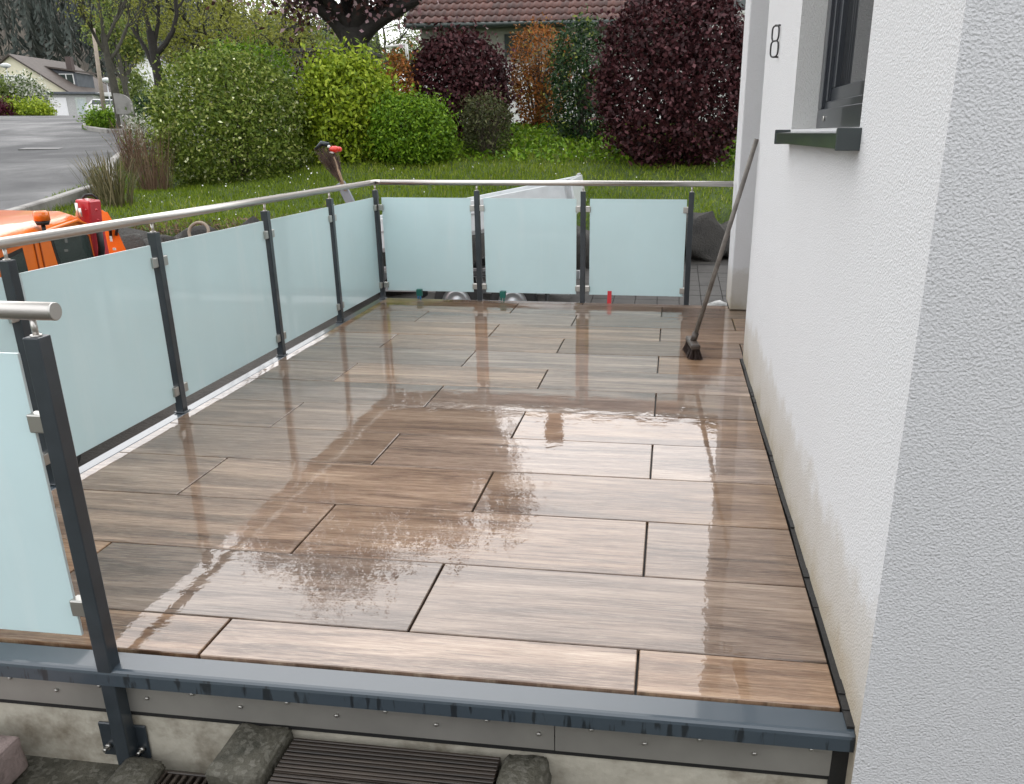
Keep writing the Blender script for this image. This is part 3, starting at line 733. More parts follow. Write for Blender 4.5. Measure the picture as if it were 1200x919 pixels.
for a in (-1.40, -1.28): kk.append(MB().bar(W(a, -.004, -.5), W(a, -.004, .56), .012, .008).build('panel_groove', simple('orange_groove', (.30, .06, .006), .5), TK))
kk.append(MB().tube([W(-2.6, -.012, ZR-.10), W(-.3, -.012, ZR-.068), W(-.08, -.012, ZR-.12), W(.04, -.012, ZR-.22)], .016, 8).build('roof_gutter', m_or, TK))
# beacon
B0 = px(50, 278, 4.0); B0 = W(-1.17, -.02, ZR-.12)
bc = MB().tube([B0, B0+Vector((0, 0, .10))], .016, 8).tube([B0+Vector((0, 0, .10)), B0+Vector((0, 0, .135))], [.045, .058], 14).build('beacon_mount', m_blk, TK); kk.append(bc)
kk.append(MB().tube([B0+Vector((0, 0, .135)), B0+Vector((0, 0, .20)), B0+Vector((0, 0, .215))], [.062, .060, .045], 16).build('beacon', m_amb, TK))
# crane
c0 = px(112, 330, 6.00); c1 = px(103, 234, 6.00); cd = (c1-c0).normalized()
kk.append(MB().bar(c0-cd*1.0, c1, .15, .18, .012, up=(0, 1, 0)).build('crane_column', m_redp, TK))
s0, s1 = px(126, 330, 6.07), px(112, 262, 6.07)
kk.append(MB().bar(s0-(s1-s0)*1.5, s1, .075, .14, .01, up=(0, 1, 0)).build('crane_arm', m_redp, TK))
kk.append(MB().tube([px(118, 330, 5.97), px(119, 290, 5.95), px(116, 268, 5.95)], .031, 10).build('crane_cylinder', m_blk, TK))
for (x_, y_) in ((101, 246), (113, 246), (103, 262), (115, 258), (106, 312), (104, 284)): kk.append(MB().sphere(px(x_, y_, 5.91), .011, 8, 6).build('bolt', m_redp, TK))
for (x_, y_, w_, h_) in ((108, 312, .05, .035), (130, 280, .022, .05), (134, 292, .03, .022)):
    c_ = px(x_, y_, 5.89); kk.append(MB().box(c_-Vector((w_/2, .003, h_/2)), c_+Vector((w_/2, .003, h_/2))).build('sticker', simple('white_sticker', (.75, .74, .70), .5), TK))
hp = [px(96, 244, 6.05), px(95, 234, 6.05), px(100, 228.5, 6.05), px(107, 228, 6.10), px(113, 232, 6.15), px(116, 240, 6.15)]
kk.append(MB().tube(hp, .012, 8).build('hydraulic_hose', m_blk, TK))
kk.append(MB().tube([px(99, 325, 5.85), px(96, 280, 5.85), px(92, 250, 5.87), px(90, 240, 5.87)], .010, 8).build('hydraulic_hose', m_blk, TK))
m_whf = simple('silver_fittings', (.6, .6, .58), .3, .7)
for q in [((92, 256), (89, 238)), ((95, 254), (93, 244)), ((94, 272), (91, 258))]: kk.append(MB().tube([px(*q[0], 5.85), px(*q[1], 5.85)], .013, 8).build('fitting', m_whf, TK))
# rear body behind the crane
rp = [px(117, 246, 6.60), px(126, 247, 6.60), px(134, 262, 6.60), px(152, 300, 6.60), px(158, 330, 6.60), px(112, 330, 6.60)]
b = MB(); b.prism(rp, Vector((-.43, .2, 0))); bmesh.ops.bevel(b.bm, geom=b.bm.edges[:], offset=.015, segments=2, affect='EDGES'); kk.append(b.build('rear_cowl', m_or, TK))
kk.append(MB().tube([px(136, 276, 6.57), px(137, 268, 6.57), px(133, 262, 6.57), px(129, 266, 6.57), px(130, 280, 6.57)], .016, 8).build('cowl_vent', m_blk, TK))
m_bed2 = simple('dark_truck_chassis', (.03, .03, .032), .5)
kk.append(MB().obox(W(.2, .66, -.72), u, v, Vector((0, 0, 1)), (5.2, .9, .22), .01).build('chassis', m_bed2, TK))
kk.append(MB().obox(W(1.7, .66, -.50), u, v, Vector((0, 0, 1)), (2.3, 1.5, .22), .02).build('load_bed', m_or, TK))
for a in (-1.7, 1.6):
    for c in (.06, 1.26):
        wp = W(a, c, 0); wz = zgf(wp.x, wp.y)
        o = wheel(TK, (wp.x, wp.y, wz+.36), .36, .22); o.rotation_euler = (0, 0, math.atan2(v.y, v.x)+math.pi/2); kk.append(o)
for k in kk: k.location = Vector(k.location)-Vector(TK.location)

# ------------------------------------------------------------------ boulders, slabs
def boulder(c, r, label, group, mat=m_rock, seed=0, name='boulder'):
    rs = random.Random(seed); b = MB(); bmesh.ops.create_icosphere(b.bm, subdivisions=3, radius=1)
    ph = [rs.uniform(0, 6) for _ in range(9)]
    pl = [Vector((rs.gauss(0, 1), rs.gauss(0, 1), rs.gauss(0, 1))).normalized() for _ in range(14)]; pd = [rs.uniform(.42, .80) for _ in pl]
    for q in b.bm.verts:
        p = q.co.copy()
        for n_, d_ in zip(pl, pd):
            t = p.dot(n_)
            if t > d_: p -= n_*(t-d_)*.93
        p *= 1+.06*math.sin(p.x*7+ph[0])*math.sin(p.y*6+ph[1])+.04*math.sin(p.z*13+ph[2]+p.x*5)
        q.co = Vector((p.x*r[0], p.y*r[1], p.z*r[2]))
    for f in b.bm.faces: f.smooth = True
    o = b.build(name, mat, None, c, (0, 0, rs.uniform(-.4, .4))); return tag(o, label, 'boulder', group)
k = 0
x = -8.3
while x < 4.0:
    wd = random.uniform(.7, 1.25); y = float(yb(x+wd/2))-.05
    zb, ztp = zgf(x+wd/2, y-.6), float(zlawn(x+wd/2, y+.5))
    boulder((x+wd/2, y+random.uniform(-.08, .08), (zb+ztp)/2-.05), (wd*.82, .58, max(.26, (ztp-zb)*.85)), 'dark wet boulder in the retaining row below the lawn', 'boulders holding the lawn bank', seed=k)
    x += wd*.98; k += 1
for (qx_, qy_, Yd, r) in ((152, 287, 8.0, .26), (176, 287, 8.2, .24), (200, 280, 8.6, .20)):
    p = px(qx_, qy_, Yd); boulder((p.x, p.y, p.z-.05), (r*1.3, r, r*.8), 'grey boulder beside the orange truck at the lawn edge', 'boulders by the truck', seed=k, mat=concrete('grey_boulder', (.17, .17, .165), (.07, .07, .065), 3, .03) if k < 0 else m_rock); k += 1
m_stn = concrete('brown_field_stone', (.15, .13, .11), (.045, .040, .034), 6, .02)
for i in range(17):
    y = .9+i*.27; xx = -2.78-random.uniform(0, .18)
    boulder((xx, y, zgf(xx, y)+.06), (random.uniform(.13, .19), random.uniform(.12, .17), random.uniform(.08, .13)), 'brown field stone below the side railing', 'stones beside the terrace', m_stn, 100+i, 'field_stone')
    xx -= .32
    boulder((xx, y+.13, zgf(xx, y)+.05), (random.uniform(.13, .2), random.uniform(.13, .18), random.uniform(.08, .13)), 'brown field stone below the side railing', 'stones beside the terrace', m_stn, 200+i, 'field_stone')
p = px(838, 352, 6.3); boulder((p.x+.02, p.y, p.z-.12), (.17, .14, .20), 'pale round stone behind the far railing end post', None, concrete('pale_stone', (.45, .45, .44), (.2, .2, .19), 6, .01), 55, 'pale_stone')
# hose ring on the bank
p = px(233, 272, 9.0)
hb = MB(); hb.tube([p+Vector((math.cos(a)*.14, math.sin(a)*.05, math.sin(a)*.12)) for a in np.linspace(0, 2*math.pi, 25)], .022, 8, False)
tag(hb.build('hose_coil', simple('pale_brown_hose', (.25, .20, .15), .6)), 'coiled pale brown hose lying by the boulders', 'hose')
# paving slabs of the yard
paving = MB().box((-1.3, 5.9, -.02), (2.9, 12.4, -.008)).build('paving_bed', m_bed); tag(paving, kind='structure')
paving.location = (0, 0, 0)
for vv in paving.data.vertices: vv.co.z += float(zyard(vv.co.x, vv.co.y))+.012
slab = MB().box((-.1475, -.1475, -.03), (.1475, .1475, .018), .006).mesh('slab'); slab.materials.append(m_slab)
sl_ = math.atan(.055)
for i in range(14):
    for j in range(21):
        x_, y_ = -1.15+i*.3, 6.05+j*.3
        link('slab', slab, None, paving, (x_, y_, float(zyard(x_, y_))+.012+random.uniform(-.003, .003)), (sl_ if y_ > 5 else 0, 0, 0))

# ------------------------------------------------------------------ foliage
def leaf_arrays(C, ln, wd, bias=None, kb=.8, axis=None, ka=0.):
    n = len(C); A = rng.normal(size=(n, 3))
    if axis is not None: A = A*(1-ka)+np.asarray(axis)*ka*1.6
    A /= np.linalg.norm(A, axis=1, keepdims=True)
    N = rng.normal(size=(n, 3))
    if bias is not None: N = N*.7+bias*kb
    N -= (N*A).sum(1, keepdims=True)*A; N /= np.linalg.norm(N, axis=1, keepdims=True)+1e-9
    S = np.cross(N, A); l = ln*np.exp(rng.normal(-.05, .3, (n, 1))); w_ = wd*rng.uniform(.7, 1.2, (n, 1))
    b0 = C-A*l*.5; t0 = C+A*l*.5; m_ = C+N*l*.10
    V = np.stack([b0, m_+S*w_*.5-A*l*.05, t0, m_-S*w_*.5-A*l*.05], 1).reshape(-1, 3)
    return V, np.arange(n*4).reshape(n, 4)
def crown_obj(name, C, ln, wd, mat, parent, bias=None, axis=None, ka=0., rnd=None, kb=.8):
    V, F = leaf_arrays(C, ln, wd, bias, kb, axis, ka)
    return link(name, np_mesh(name, V, F, rng.random(len(F)) if rnd is None else rnd), mat, parent)
def lump(D, seed, k=1.0):
    r = np.random.default_rng(seed); s = np.zeros(len(D))
    for i in range(7):
        f = r.normal(size=3)*(2.2+i*.9)*k; s += np.sin(D@f+r.uniform(0, 6))*(1/(1+.5*i))
    return s/3
m_stem = simple('brown_stems', (.060, .045, .033), .8, var=.3)
def bush(name, label, c, rx, ry, h, n, leaf, mat, pw=2.4, lumpy=.08, vase=1.0, seed=1, cat='bush', inner=.35, stems=14, shoots=.03, base=None, group=None, kb=.8, clus=.5):
    x, y = c; z0 = zgf(x, y)-.05 if base is None else base
    root = empty(name, (x, y, z0), 0, label, cat, group)
    D = rng.normal(size=(n, 3)); D /= np.linalg.norm(D, axis=1, keepdims=True)
    rad = 1/np.power((np.abs(D)**pw).sum(1), 1/pw)
    rad *= 1+lumpy*lump(D, seed)+lumpy*.5*lump(D, seed+5, 2.6)
    f = 1-np.abs(rng.normal(0, .07, n)); ii = rng.random(n) < inner; f[ii] = rng.random(ii.sum())**.45
    sh = rng.random(n) < shoots; f[sh] = rng.uniform(1, 1.1, sh.sum())
    P = D*(rad*f)[:, None]*np.array([rx, ry, h*.53])
    ncl = max(40, n//45); ci = rng.integers(0, n, ncl); pick = rng.random(n) < clus; j = rng.integers(0, ncl, n)
    cs = leaf[0]*1.5; Pc = P[ci][j]*(1+rng.uniform(0, .05, ncl)[j])[:, None]+rng.normal(0, cs, (n, 3)); P[pick] = Pc[pick]; D[pick] = D[ci][j][pick]
    P *= .955; P[:, 2] += h*.5
    P[:, 2] = np.where(P[:, 2] < 0, -P[:, 2]*.4, P[:, 2])
    if vase != 1: P[:, :2] *= (vase+(1-vase)*np.clip(P[:, 2:]/h, 0, 1)**.8)
    crown_obj('foliage', P, leaf[0], leaf[1], mat, root, D, kb=kb)
    b = MB()
    for i in range(stems):
        a = rng.uniform(0, 6.28); q = rng.uniform(.2, .8); e = Vector((math.cos(a)*rx*q, math.sin(a)*ry*q, h*rng.uniform(.6, .92)))
        s_ = Vector((e.x*.18, e.y*.18, 0)); b.tube([s_, s_.lerp(e, .5)+Vector((e.x*-.08, e.y*-.08, h*.05)), e], [.022, .014, .005], 5, False)
    o = b.build('stem', m_stem, root); o['kind'] = 'stuff'
    return root
L_box = leafmat('mid_green_leaves', [(0, (0.0468, 0.0845, 0.0086)), (0.45, (0.1248, 0.1825, 0.0229)), (0.85, (0.2496, 0.3126, 0.0572)), (0.96, (0.4212, 0.4394, 0.143)), (1, (0.858, 0.8957, 0.572))])
L_yel = leafmat('yellow_green_leaves', [(0, (0.1032, 0.1654, 0.01)), (0.5, (0.2338, 0.3234, 0.0175)), (1, (0.4263, 0.5103, 0.05))])
L_dgr = leafmat('fresh_green_leaves', [(0, (0.0515, 0.117, 0.0078)), (0.5, (0.1216, 0.234, 0.013)), (1, (0.2431, 0.3744, 0.0286))])
L_pur = leafmat('dark_purple_leaves', [(0, (0.0222, 0.0069, 0.0083)), (0.5, (0.0512, 0.0151, 0.0179)), (0.85, (0.0853, 0.0275, 0.0316)), (1, (0.1449, 0.0619, 0.066))], .5, .12)
L_ora = leafmat('orange_brown_leaves', [(0, (0.0892, 0.0446, 0.0135)), (0.4, (0.2754, 0.104, 0.027)), (0.75, (0.4212, 0.1485, 0.0378)), (1, (0.2754, 0.2228, 0.0473))])
L_hol = leafmat('dark_evergreen_leaves', [(0, (0.0125, 0.0325, 0.015)), (0.6, (0.03, 0.0688, 0.025)), (0.92, (0.075, 0.125, 0.0375)), (1, (0.275, 0.3125, 0.0625))], .3)
L_oli = leafmat('olive_leaves', [(0, (0.0312, 0.0432, 0.0144)), (0.6, (0.078, 0.09, 0.0312)), (1, (0.156, 0.156, 0.072))])
L_spr = leafmat('spring_leaves', [(0, (.12, .135, .018)), (.6, (.22, .235, .04)), (1, (.34, .35, .09))], .5, .4)
L_pal = leafmat('pale_green_leaves', [(0, (.10, .15, .03)), (.6, (.19, .25, .06)), (1, (.30, .35, .12))], .5, .4)
L_che = leafmat('cherry_leaves_and_blossom', [(0, (.030, .016, .014)), (.5, (.075, .035, .032)), (.66, (.13, .06, .055)), (.75, (.48, .30, .34)), (1, (.62, .46, .48))], .5, .3)
L_whi = leafmat('white_blossom_and_leaves', [(0, (.05, .09, .02)), (.45, (.11, .16, .04)), (.55, (.55, .56, .48)), (1, (.75, .75, .70))], .5, .3)
L_red = leafmat('dark_red_leaves', [(0, (.04, .006, .014)), (1, (.11, .016, .035))])
L_twg = leafmat('dry_brown_twigs', [(0, (.085, .050, .033)), (.7, (.17, .105, .07)), (1, (.26, .19, .12))], .7, .1)
L_rd2 = leafmat('olive_brown_reeds', [(0, (.06, .055, .025)), (.6, (.13, .12, .055)), (1, (.25, .21, .12))], .7, .1)

def wpx(x0, x1, Y): return abs((px(x1, 150, Y)-px(x0, 150, Y)).x)
def bpx(name, label, x0, x1, ytop, ybase, Y, n, leaf, mat, depth=.9, **kw):    # bush from its outline at ground depth Y
    a, c, t, g = px(x0, (ytop+ybase)/2, Y), px(x1, (ytop+ybase)/2, Y), px((x0+x1)/2, ytop, Y), px((x0+x1)/2, ybase, Y)
    rx = abs(c.x-a.x)/2
    gz = zgf((a.x+c.x)/2, Y); base = min(g.z, gz+.25)
    base = min(base, gz)-.05
    return bush(name, label, ((a.x+c.x)/2, Y), rx, rx*depth, (t.z-base), n, leaf, mat, base=base, **kw)
bpx('clipped_bush', 'large rounded clipped bush with small pale blossoms beside the lawn', 190, 352, 66, 222, 14.8, 24000, (.080, .046), L_box, .8, pw=2.5, lumpy=.08, seed=3, clus=.3)
bpx('clipped_bush', 'smooth green clipped bush top showing behind the blossoming bush', 238, 345, 52, 130, 18.5, 6000, (.09, .05), L_dgr, .9, pw=2.6, lumpy=.04, seed=4)
bpx('clipped_bush', 'narrow yellowish clipped bush at the road side of the blossoming bush', 186, 214, 118, 205, 16.2, 2500, (.08, .045), L_yel, .9, pw=2.8, lumpy=.05, seed=24)
bpx('clipped_bush', 'bright yellow green bush in the middle of the lawn edge', 354, 462, 70, 196, 15.9, 13000, (.105, .062), L_yel, .8, pw=2.4, lumpy=.10, shoots=.06, seed=5)
bpx('clipped_bush', 'low fresh green dome shaped bush next to the yellow green bush', 430, 532, 113, 196, 15.6, 13000, (.075, .045), L_dgr, .8, pw=2.05, lumpy=.06, seed=6)
bpx('purple_bush', 'smaller dark purple leaved bush below the tiled roof', 482, 596, 40, 170, 18.6, 14000, (.105, .075), L_pur, .8, pw=2.2, lumpy=.10, shoots=.03, clus=.35, seed=7, inner=.3)
bpx('red_bush', 'small reddish orange bush between yellow green and purple bushes', 448, 486, 64, 130, 17.6, 2600, (.08, .05), L_ora, .9, pw=2.5, lumpy=.06, seed=8)
bpx('orange_bush', 'orange brown vase shaped shrub with bare lower twigs', 590, 678, 36, 156, 20.6, 7000, (.085, .045), L_ora, .8, pw=2.3, lumpy=.12, shoots=.07, vase=.5, seed=9, inner=.3, stems=60)
bpx('olive_shrub', 'small olive green twiggy shrub in front of the purple bush', 538, 604, 112, 192, 16.6, 4200, (.07, .03), L_oli, .8, pw=2.2, lumpy=.12, vase=.8, seed=10, stems=30)
bpx('holly_bush', 'narrow dark evergreen bush between orange and large purple shrubs', 648, 718, 28, 180, 18.4, 6500, (.10, .05), L_hol, .8, pw=2.1, lumpy=.17, seed=11)
bpx('purple_bush', 'very large dark purple leaved bush beside the house wing', 704, 882, -8, 198, 16.2, 24000, (.10, .072), L_pur, .75, pw=2.3, lumpy=.10, shoots=.04, clus=.4, seed=12, inner=.3)
bpx('dark_shrub', 'low dull purple shrub behind the yellow green bush', 346, 402, 64, 130, 19.5, 3000, (.09, .05), L_pur, .9, seed=13)

# twiggy plants by the kerb
def twigs(name, label, c, n, h, spread, mat, wd=.012, leafmat_=None, base=None):
    x, y = c; z0 = zgf(x, y)-.02; root = empty(name, (x, y, z0), 0, label, 'shrub')
    a = rng.uniform(0, 6.28, n); r = rng.random(n)**.5
    B = np.stack([np.cos(a)*r*spread*.4, np.sin(a)*r*spread*.4, np.zeros(n)], -1)
    T = B*2.0+np.stack([rng.normal(0, .14, n), rng.normal(0, .14, n), h*rng.uniform(.6, 1.05, n)], -1)
    Mi = (B+T)/2+np.stack([rng.normal(0, .03, n), rng.normal(0, .03, n), np.full(n, .04*h)], -1)-(T-B)*np.array([.08, .08, 0])
    s = np.stack([np.cos(a+1.5), np.sin(a+1.5), np.zeros(n)], -1)*wd
    V = np.stack([B-s, B+s, Mi+s*.8, Mi-s*.8, T+s*.3, T-s*.3], 1).reshape(-1, 3); i = np.arange(n)[:, None]*6
    F = np.concatenate([i+np.array([0, 1, 2, 3]), i+np.array([3, 2, 4, 5])]); rr = rng.random(n)
    o = link('twig', np_mesh('twig', V, F, np.r_[rr, rr]), mat, root); o['kind'] = 'stuff'
    if leafmat_:
        m_ = n; q = T[rng.integers(0, n, m_)]*rng.uniform(.45, 1, (m_, 1)); crown_obj('foliage', q, .045, .025, leafmat_, root)
    return root
def tpx(x, y, Y): p = px(x, y, Y); return (p.x, p.y)
twigs('twig_shrub', 'reddish brown leafless twig shrub against the blossoming bush', tpx(182, 222, 13.6), 170, 1.2, .8, L_twg, .007, L_oli)
twigs('twig_shrub', 'tall thin brown stems leaning over the road kerb', tpx(160, 205, 15.2), 130, 1.05, .6, L_twg, .008, L_pal)
twigs('reed_tuft', 'olive brown upright reed tuft at the near kerb', tpx(140, 250, 11.2), 120, .85, .62, L_rd2, .009, None)
twigs('reed_tuft', 'thin olive reed tuft hugging the kerb stones', tpx(122, 238, 11.6), 80, .7, .5, L_rd2, .010, None)
# leafy strip with white flowers behind twigs
bpx('flower_clump', 'low leafy clump with white flowers by the road bend', 150, 186, 136, 158, 20.5, 1400, (.10, .04), L_whi, .9, seed=31, stems=4, cat='plant')

# grass blades on the bank
n = 150000
X_ = rng.uniform(-12.5, 4.2, n); Y_ = rng.uniform(8.4, 23.5, n)
kp = (Y_ > yb(X_)+.15) & ~((X_ < -9.2-(Y_-9)*.45) & (Y_ < 25)); X_, Y_ = X_[kp], Y_[kp]
kp = rng.random(len(X_)) < np.clip(1.25-(Y_-11)/16, .25, 1); X_, Y_ = X_[kp], Y_[kp]; n = len(X_)
hgt = .075*rng.uniform(.5, 1.5, n)*(1+.5*lump(np.stack([X_*.35, Y_*.35, X_*0], -1), 77)); hgt = np.clip(hgt, .03, .2)
Bz = zg(X_, Y_)-.01; a = rng.uniform(0, 6.28, n); s = np.stack([np.cos(a), np.sin(a), a*0], -1)*.011
B = np.stack([X_, Y_, Bz], -1); T = B+np.stack([rng.normal(0, .03, n), rng.normal(0, .03, n), hgt], -1)
V = np.stack([B-s, B+s, T], 1).reshape(-1, 3); F = np.arange(n*3).reshape(n, 3)
L_grs = leafmat('lawn_grass_blades', [(0, (0.0708, 0.1156, 0.0075)), (0.5, (0.1479, 0.2175, 0.0125)), (0.9, (0.2572, 0.3262, 0.0312)), (1, (0.3859, 0.3806, 0.1125))], .5, .3)
patch_r = np.clip(.5+.28*lump(np.stack([X_*.5, Y_*.5, X_*0], -1), 91)+rng.normal(0, .22, n), 0, 1)
gr = link('lawn_grass', np_mesh('lawn_grass', V, F, patch_r), L_grs); tag(gr, 'short uneven spring grass covering the bank', 'grass', kind='stuff')
# leafy ground cover on the upper bank
n = 7000; X_ = rng.uniform(-6.0, 2.5, n); Y_ = rng.uniform(15.8, 21.5, n)
C_ = np.stack([X_, Y_, zg(X_, Y_)+rng.uniform(.02, .16, n)], -1)
gc = crown_obj('ground_cover', C_, .11, .07, L_dgr, None, np.tile([0, 0, 1.], (n, 1))); tag(gc, 'leafy green ground cover under the shrubs', 'ground cover', kind='stuff')
n = 230; X_ = rng.uniform(-9, 3, n); Y_ = rng.uniform(10.5, 17, n); kp = Y_ > yb(X_)+.4; X_, Y_ = X_[kp], Y_[kp]
C_ = np.stack([X_, Y_, zg(X_, Y_)+.09], -1); ds = crown_obj('daisies', C_, .03, .03, simple('white_petals', (.78, .78, .74), .6), None, np.tile([0, 0, 1.], (len(X_), 1))); tag(ds, 'scattered white daisies in the lawn', 'daisies', kind='stuff')
# tangled dry growth over the boulders on the left
n = 2600; t_ = rng.random(n); X_ = -8.4+t_*6+rng.normal(0, .2, n); Y_ = yb(X_)+rng.normal(.12, .16, n)
C_ = np.stack([X_, Y_, zlawn(X_, Y_+.3)+rng.normal(.0, .08, n)], -1)
tg_ = crown_obj('dry_undergrowth', C_, .12, .014, L_twg, None); tag(tg_, 'dry brown undergrowth trailing over the boulders', 'undergrowth', kind='stuff')

# ------------------------------------------------------------------ trees
class TreeGen:
    def __init__(s, seed, sides=6): s.r = random.Random(seed); s.b = MB(); s.tips = []; s.sides = sides
    def grow(s, p, d, L, r, lev, cfg):
        n = cfg.get('seg', 4); pts = [p]; rad = [r]; dd = d.normalized(); end = r*cfg['taper']
        for i in range(n):
            dd = (dd+Vector((s.r.gauss(0, 1), s.r.gauss(0, 1), s.r.gauss(0, 1)))*cfg['wob']+Vector((0, 0, cfg['up']))).normalized()
            pts.append(pts[-1]+dd*L/n); rad.append(r+(end-r)*(i+1)/n)
        s.b.tube(pts, rad, max(4, s.sides-(cfg['levels']-lev)), False)
        if lev <= cfg.get('leaf_lev', 1):
            for q in pts[1:]: s.tips.append(q)
        if lev == 0: return
        k = cfg['kids'][cfg['levels']-lev]
        for i in range(k):
            t = s.r.uniform(cfg.get('lo', .35), 1.0) if i < k-1 else 1.0
            j = min(int(t*n), n-1); f = t*n-j; q = pts[j].lerp(pts[j+1], f)
            az = s.r.uniform(0, 6.28) if k > 3 or lev < cfg['levels'] else i*6.28/k+s.r.uniform(-.4, .4)
            ax = dd.orthogonal().normalized(); ax.rotate(Matrix.Rotation(az, 3, dd).to_quaternion())
            an = cfg['ang']*s.r.uniform(.65, 1.25) if i < k-1 or cfg.get('fork') else cfg['ang']*.35
            nd = dd*math.cos(an)+ax*math.sin(an)
            s.grow(q, nd, L*cfg['len']*s.r.uniform(.75, 1.2), (rad[j]*(1-f)+rad[j+1]*f)*cfg['rr']*s.r.uniform(.85, 1.1), lev-1, cfg)
def tree(name, label, base, d, L, r, cfg, leaves, bark, seed, group=None, lim=None):
    g = TreeGen(seed, 9); root = empty(name, base, 0, label, 'tree', group)
    g.b.tube([Vector((0, 0, -.15)), Vector((0, 0, .12)), d.normalized()*L*.08], [r*1.45, r*1.2, r], 9, False)
    g.grow(Vector((0, 0, 0)), d, L, r, cfg['levels'], cfg)
    g.b.build('trunk', bark, root)
    if leaves:
        n, ln, wd, spread, mat = leaves; T = np.array([tuple(t) for t in g.tips])
        P = T[rng.integers(0, len(T), n)]+rng.normal(0, spread, (n, 3))
        crown_obj('crown', P, ln, wd, mat, root)
    return root
bark_d = simple('dark_cherry_bark', (.013, .010, .008), .75, var=.45, scale=14, bumpd=.03, bscale=18)
bark_g = simple('grey_green_bark', (.045, .042, .030), .8, var=.35, scale=10, bumpd=.02, bscale=20)
bark_b = simple('dark_brown_bark', (.020, .017, .014), .8, var=.35, scale=10, bumpd=.02, bscale=20)
# cherry in the garden
p = px(417, 95, 19.0); zc_ = zgf(p.x, 19.0)
g = TreeGen(12, 10); root = empty('cherry_tree', (p.x, 19.0, zc_), 0, 'dark trunked cherry tree with reddish leaves and pink blossom behind the bushes', 'tree')
def q_(x, y): a = px(x, y, 19.0); return a-Vector((p.x, 19.0, zc_))
g.b.tube([Vector((0, 0, -.1)), q_(417, 78), q_(416, 62), q_(415, 45), q_(414, 34)], [.45, .36, .32, .32, .34], 14, False)
ccfg = dict(levels=3, kids=[4, 4, 4], wob=.16, up=.12, taper=.55, len=.62, rr=.62, ang=.75, lo=.3, leaf_lev=2, seg=4)
for (a, c_, e, rr, dy) in (((408, 42), (385, 15), (352, -12), .24, -.3), ((412, 40), (404, 14), (396, -20), .21, .5), ((417, 38), (428, 10), (432, -22), .20, -.6), ((421, 42), (448, 18), (485, -4), .25, .2), ((418, 36), (441, 8), (458, -30), .17, .9), ((412, 36), (392, 4), (372, -40), .16, -1.0)):
    P0, P1, P2 = q_(*a), q_(*c_)+Vector((0, dy*.4, 0)), q_(*e)+Vector((0, dy, 0))
    g.b.tube([P0, P0.lerp(P1, .5)+Vector((0, 0, .05)), P1, P2], [rr, rr*.88, rr*.78, rr*.6], 10, False)
    for k in range(4): g.grow(P1.lerp(P2, .35+.22*k), (P2-P1).normalized()+Vector((random.gauss(0, .45), random.gauss(0, .5), .6)), 2.0, rr*.42, 2, dict(ccfg, levels=2, kids=[4, 4]))
    g.tips += [P1.lerp(P2, random.uniform(.2, 1))+Vector((random.gauss(0, .3), random.gauss(0, .4), random.gauss(.05, .2))) for _ in range(40)]
    g.grow(P2, (P2-P1).normalized()+Vector((0, 0, .55)), 2.7, rr*.55, 3, ccfg)
g.b.build('trunk', bark_d, root)
T = np.array([tuple(t) for t in g.tips]); T = T[(T[:, 2] > 2.75) & ~((T[:, 0] > 1.1) & (T[:, 2] < 3.9))]
C_ = T[rng.integers(0, len(T), 46000)]+rng.normal(0, .30, (46000, 3)); crown_obj('crown', C_, .15, .10, L_che, root)

cfgA = dict(levels=4, kids=[4, 4, 4, 3], wob=.10, up=.08, taper=.6, len=.60, rr=.60, ang=.55, lo=.35, leaf_lev=1, seg=4)
cfgW = dict(levels=4, kids=[6, 5, 4, 3], wob=.16, up=.02, taper=.55, len=.66, rr=.58, ang=.95, lo=.2, leaf_lev=1, seg=4)
p = px(143, 153, 27.5); tree('street_tree', 'slim grey trunked tree on the kerb island with sparse opening leaves', (p.x, p.y, zgf(p.x, p.y)), Vector((-.16, 0, 1)), 3.3, .17, cfgA, (1500, .12, .06, .2, L_spr), bark_g, 21)
p = px(191, 130, 30); tree('street_tree', 'dark trunked spring tree rising behind the blossoming bush', (p.x, p.y, zgf(p.x, p.y)), Vector((-.06, 0, 1)), 3.4, .24, dict(cfgA, ang=.65), (1700, .12, .06, .2, L_spr), bark_b, 22)
p = px(325, 80, 31); tree('spreading_tree', 'wide spreading tree with thin yellow green spring leaves and dark limbs', (p.x, p.y, zgf(p.x, p.y)), Vector((-.05, 0, 1)), 2.9, .33, cfgW, (5200, .14, .07, .30, L_spr), bark_b, 23)
p = px(255, 80, 34); tree('spreading_tree', 'yellow green spring tree partly hidden behind the wide spreading tree', (p.x, p.y, zgf(p.x, p.y)), Vector((.0, 0, 1)), 3.1, .26, cfgW, (6500, .16, .08, .36, L_spr), bark_b, 26)
p = px(152, 115, 48); tree('slender_tree', 'slender pale green upright tree behind the street tree', (p.x, p.y, zgf(p.x, p.y)), Vector((.0, 0, 1)), 4.2, .18, dict(cfgA, ang=.35, kids=[6, 4, 4, 3]), (6000, .20, .10, .28, L_pal), bark_g, 27)
p = px(452, 80, 38); tree('willow_tree', 'pale green drooping willow beside the tiled roof', (p.x, p.y, zgf(p.x, p.y)), Vector((.0, 0, 1)), 3.0, .26, dict(cfgW, up=-.05), (9000, .22, .05, .30, L_pal), bark_g, 28)
p = px(375, 80, 44); tree('background_tree', 'green spring tree far behind the cherry trunk', (p.x, p.y, zgf(p.x, p.y)), Vector((.0, 0, 1)), 3.2, .26, dict(cfgW), (7000, .20, .10, .36, L_pal), bark_b, 29)

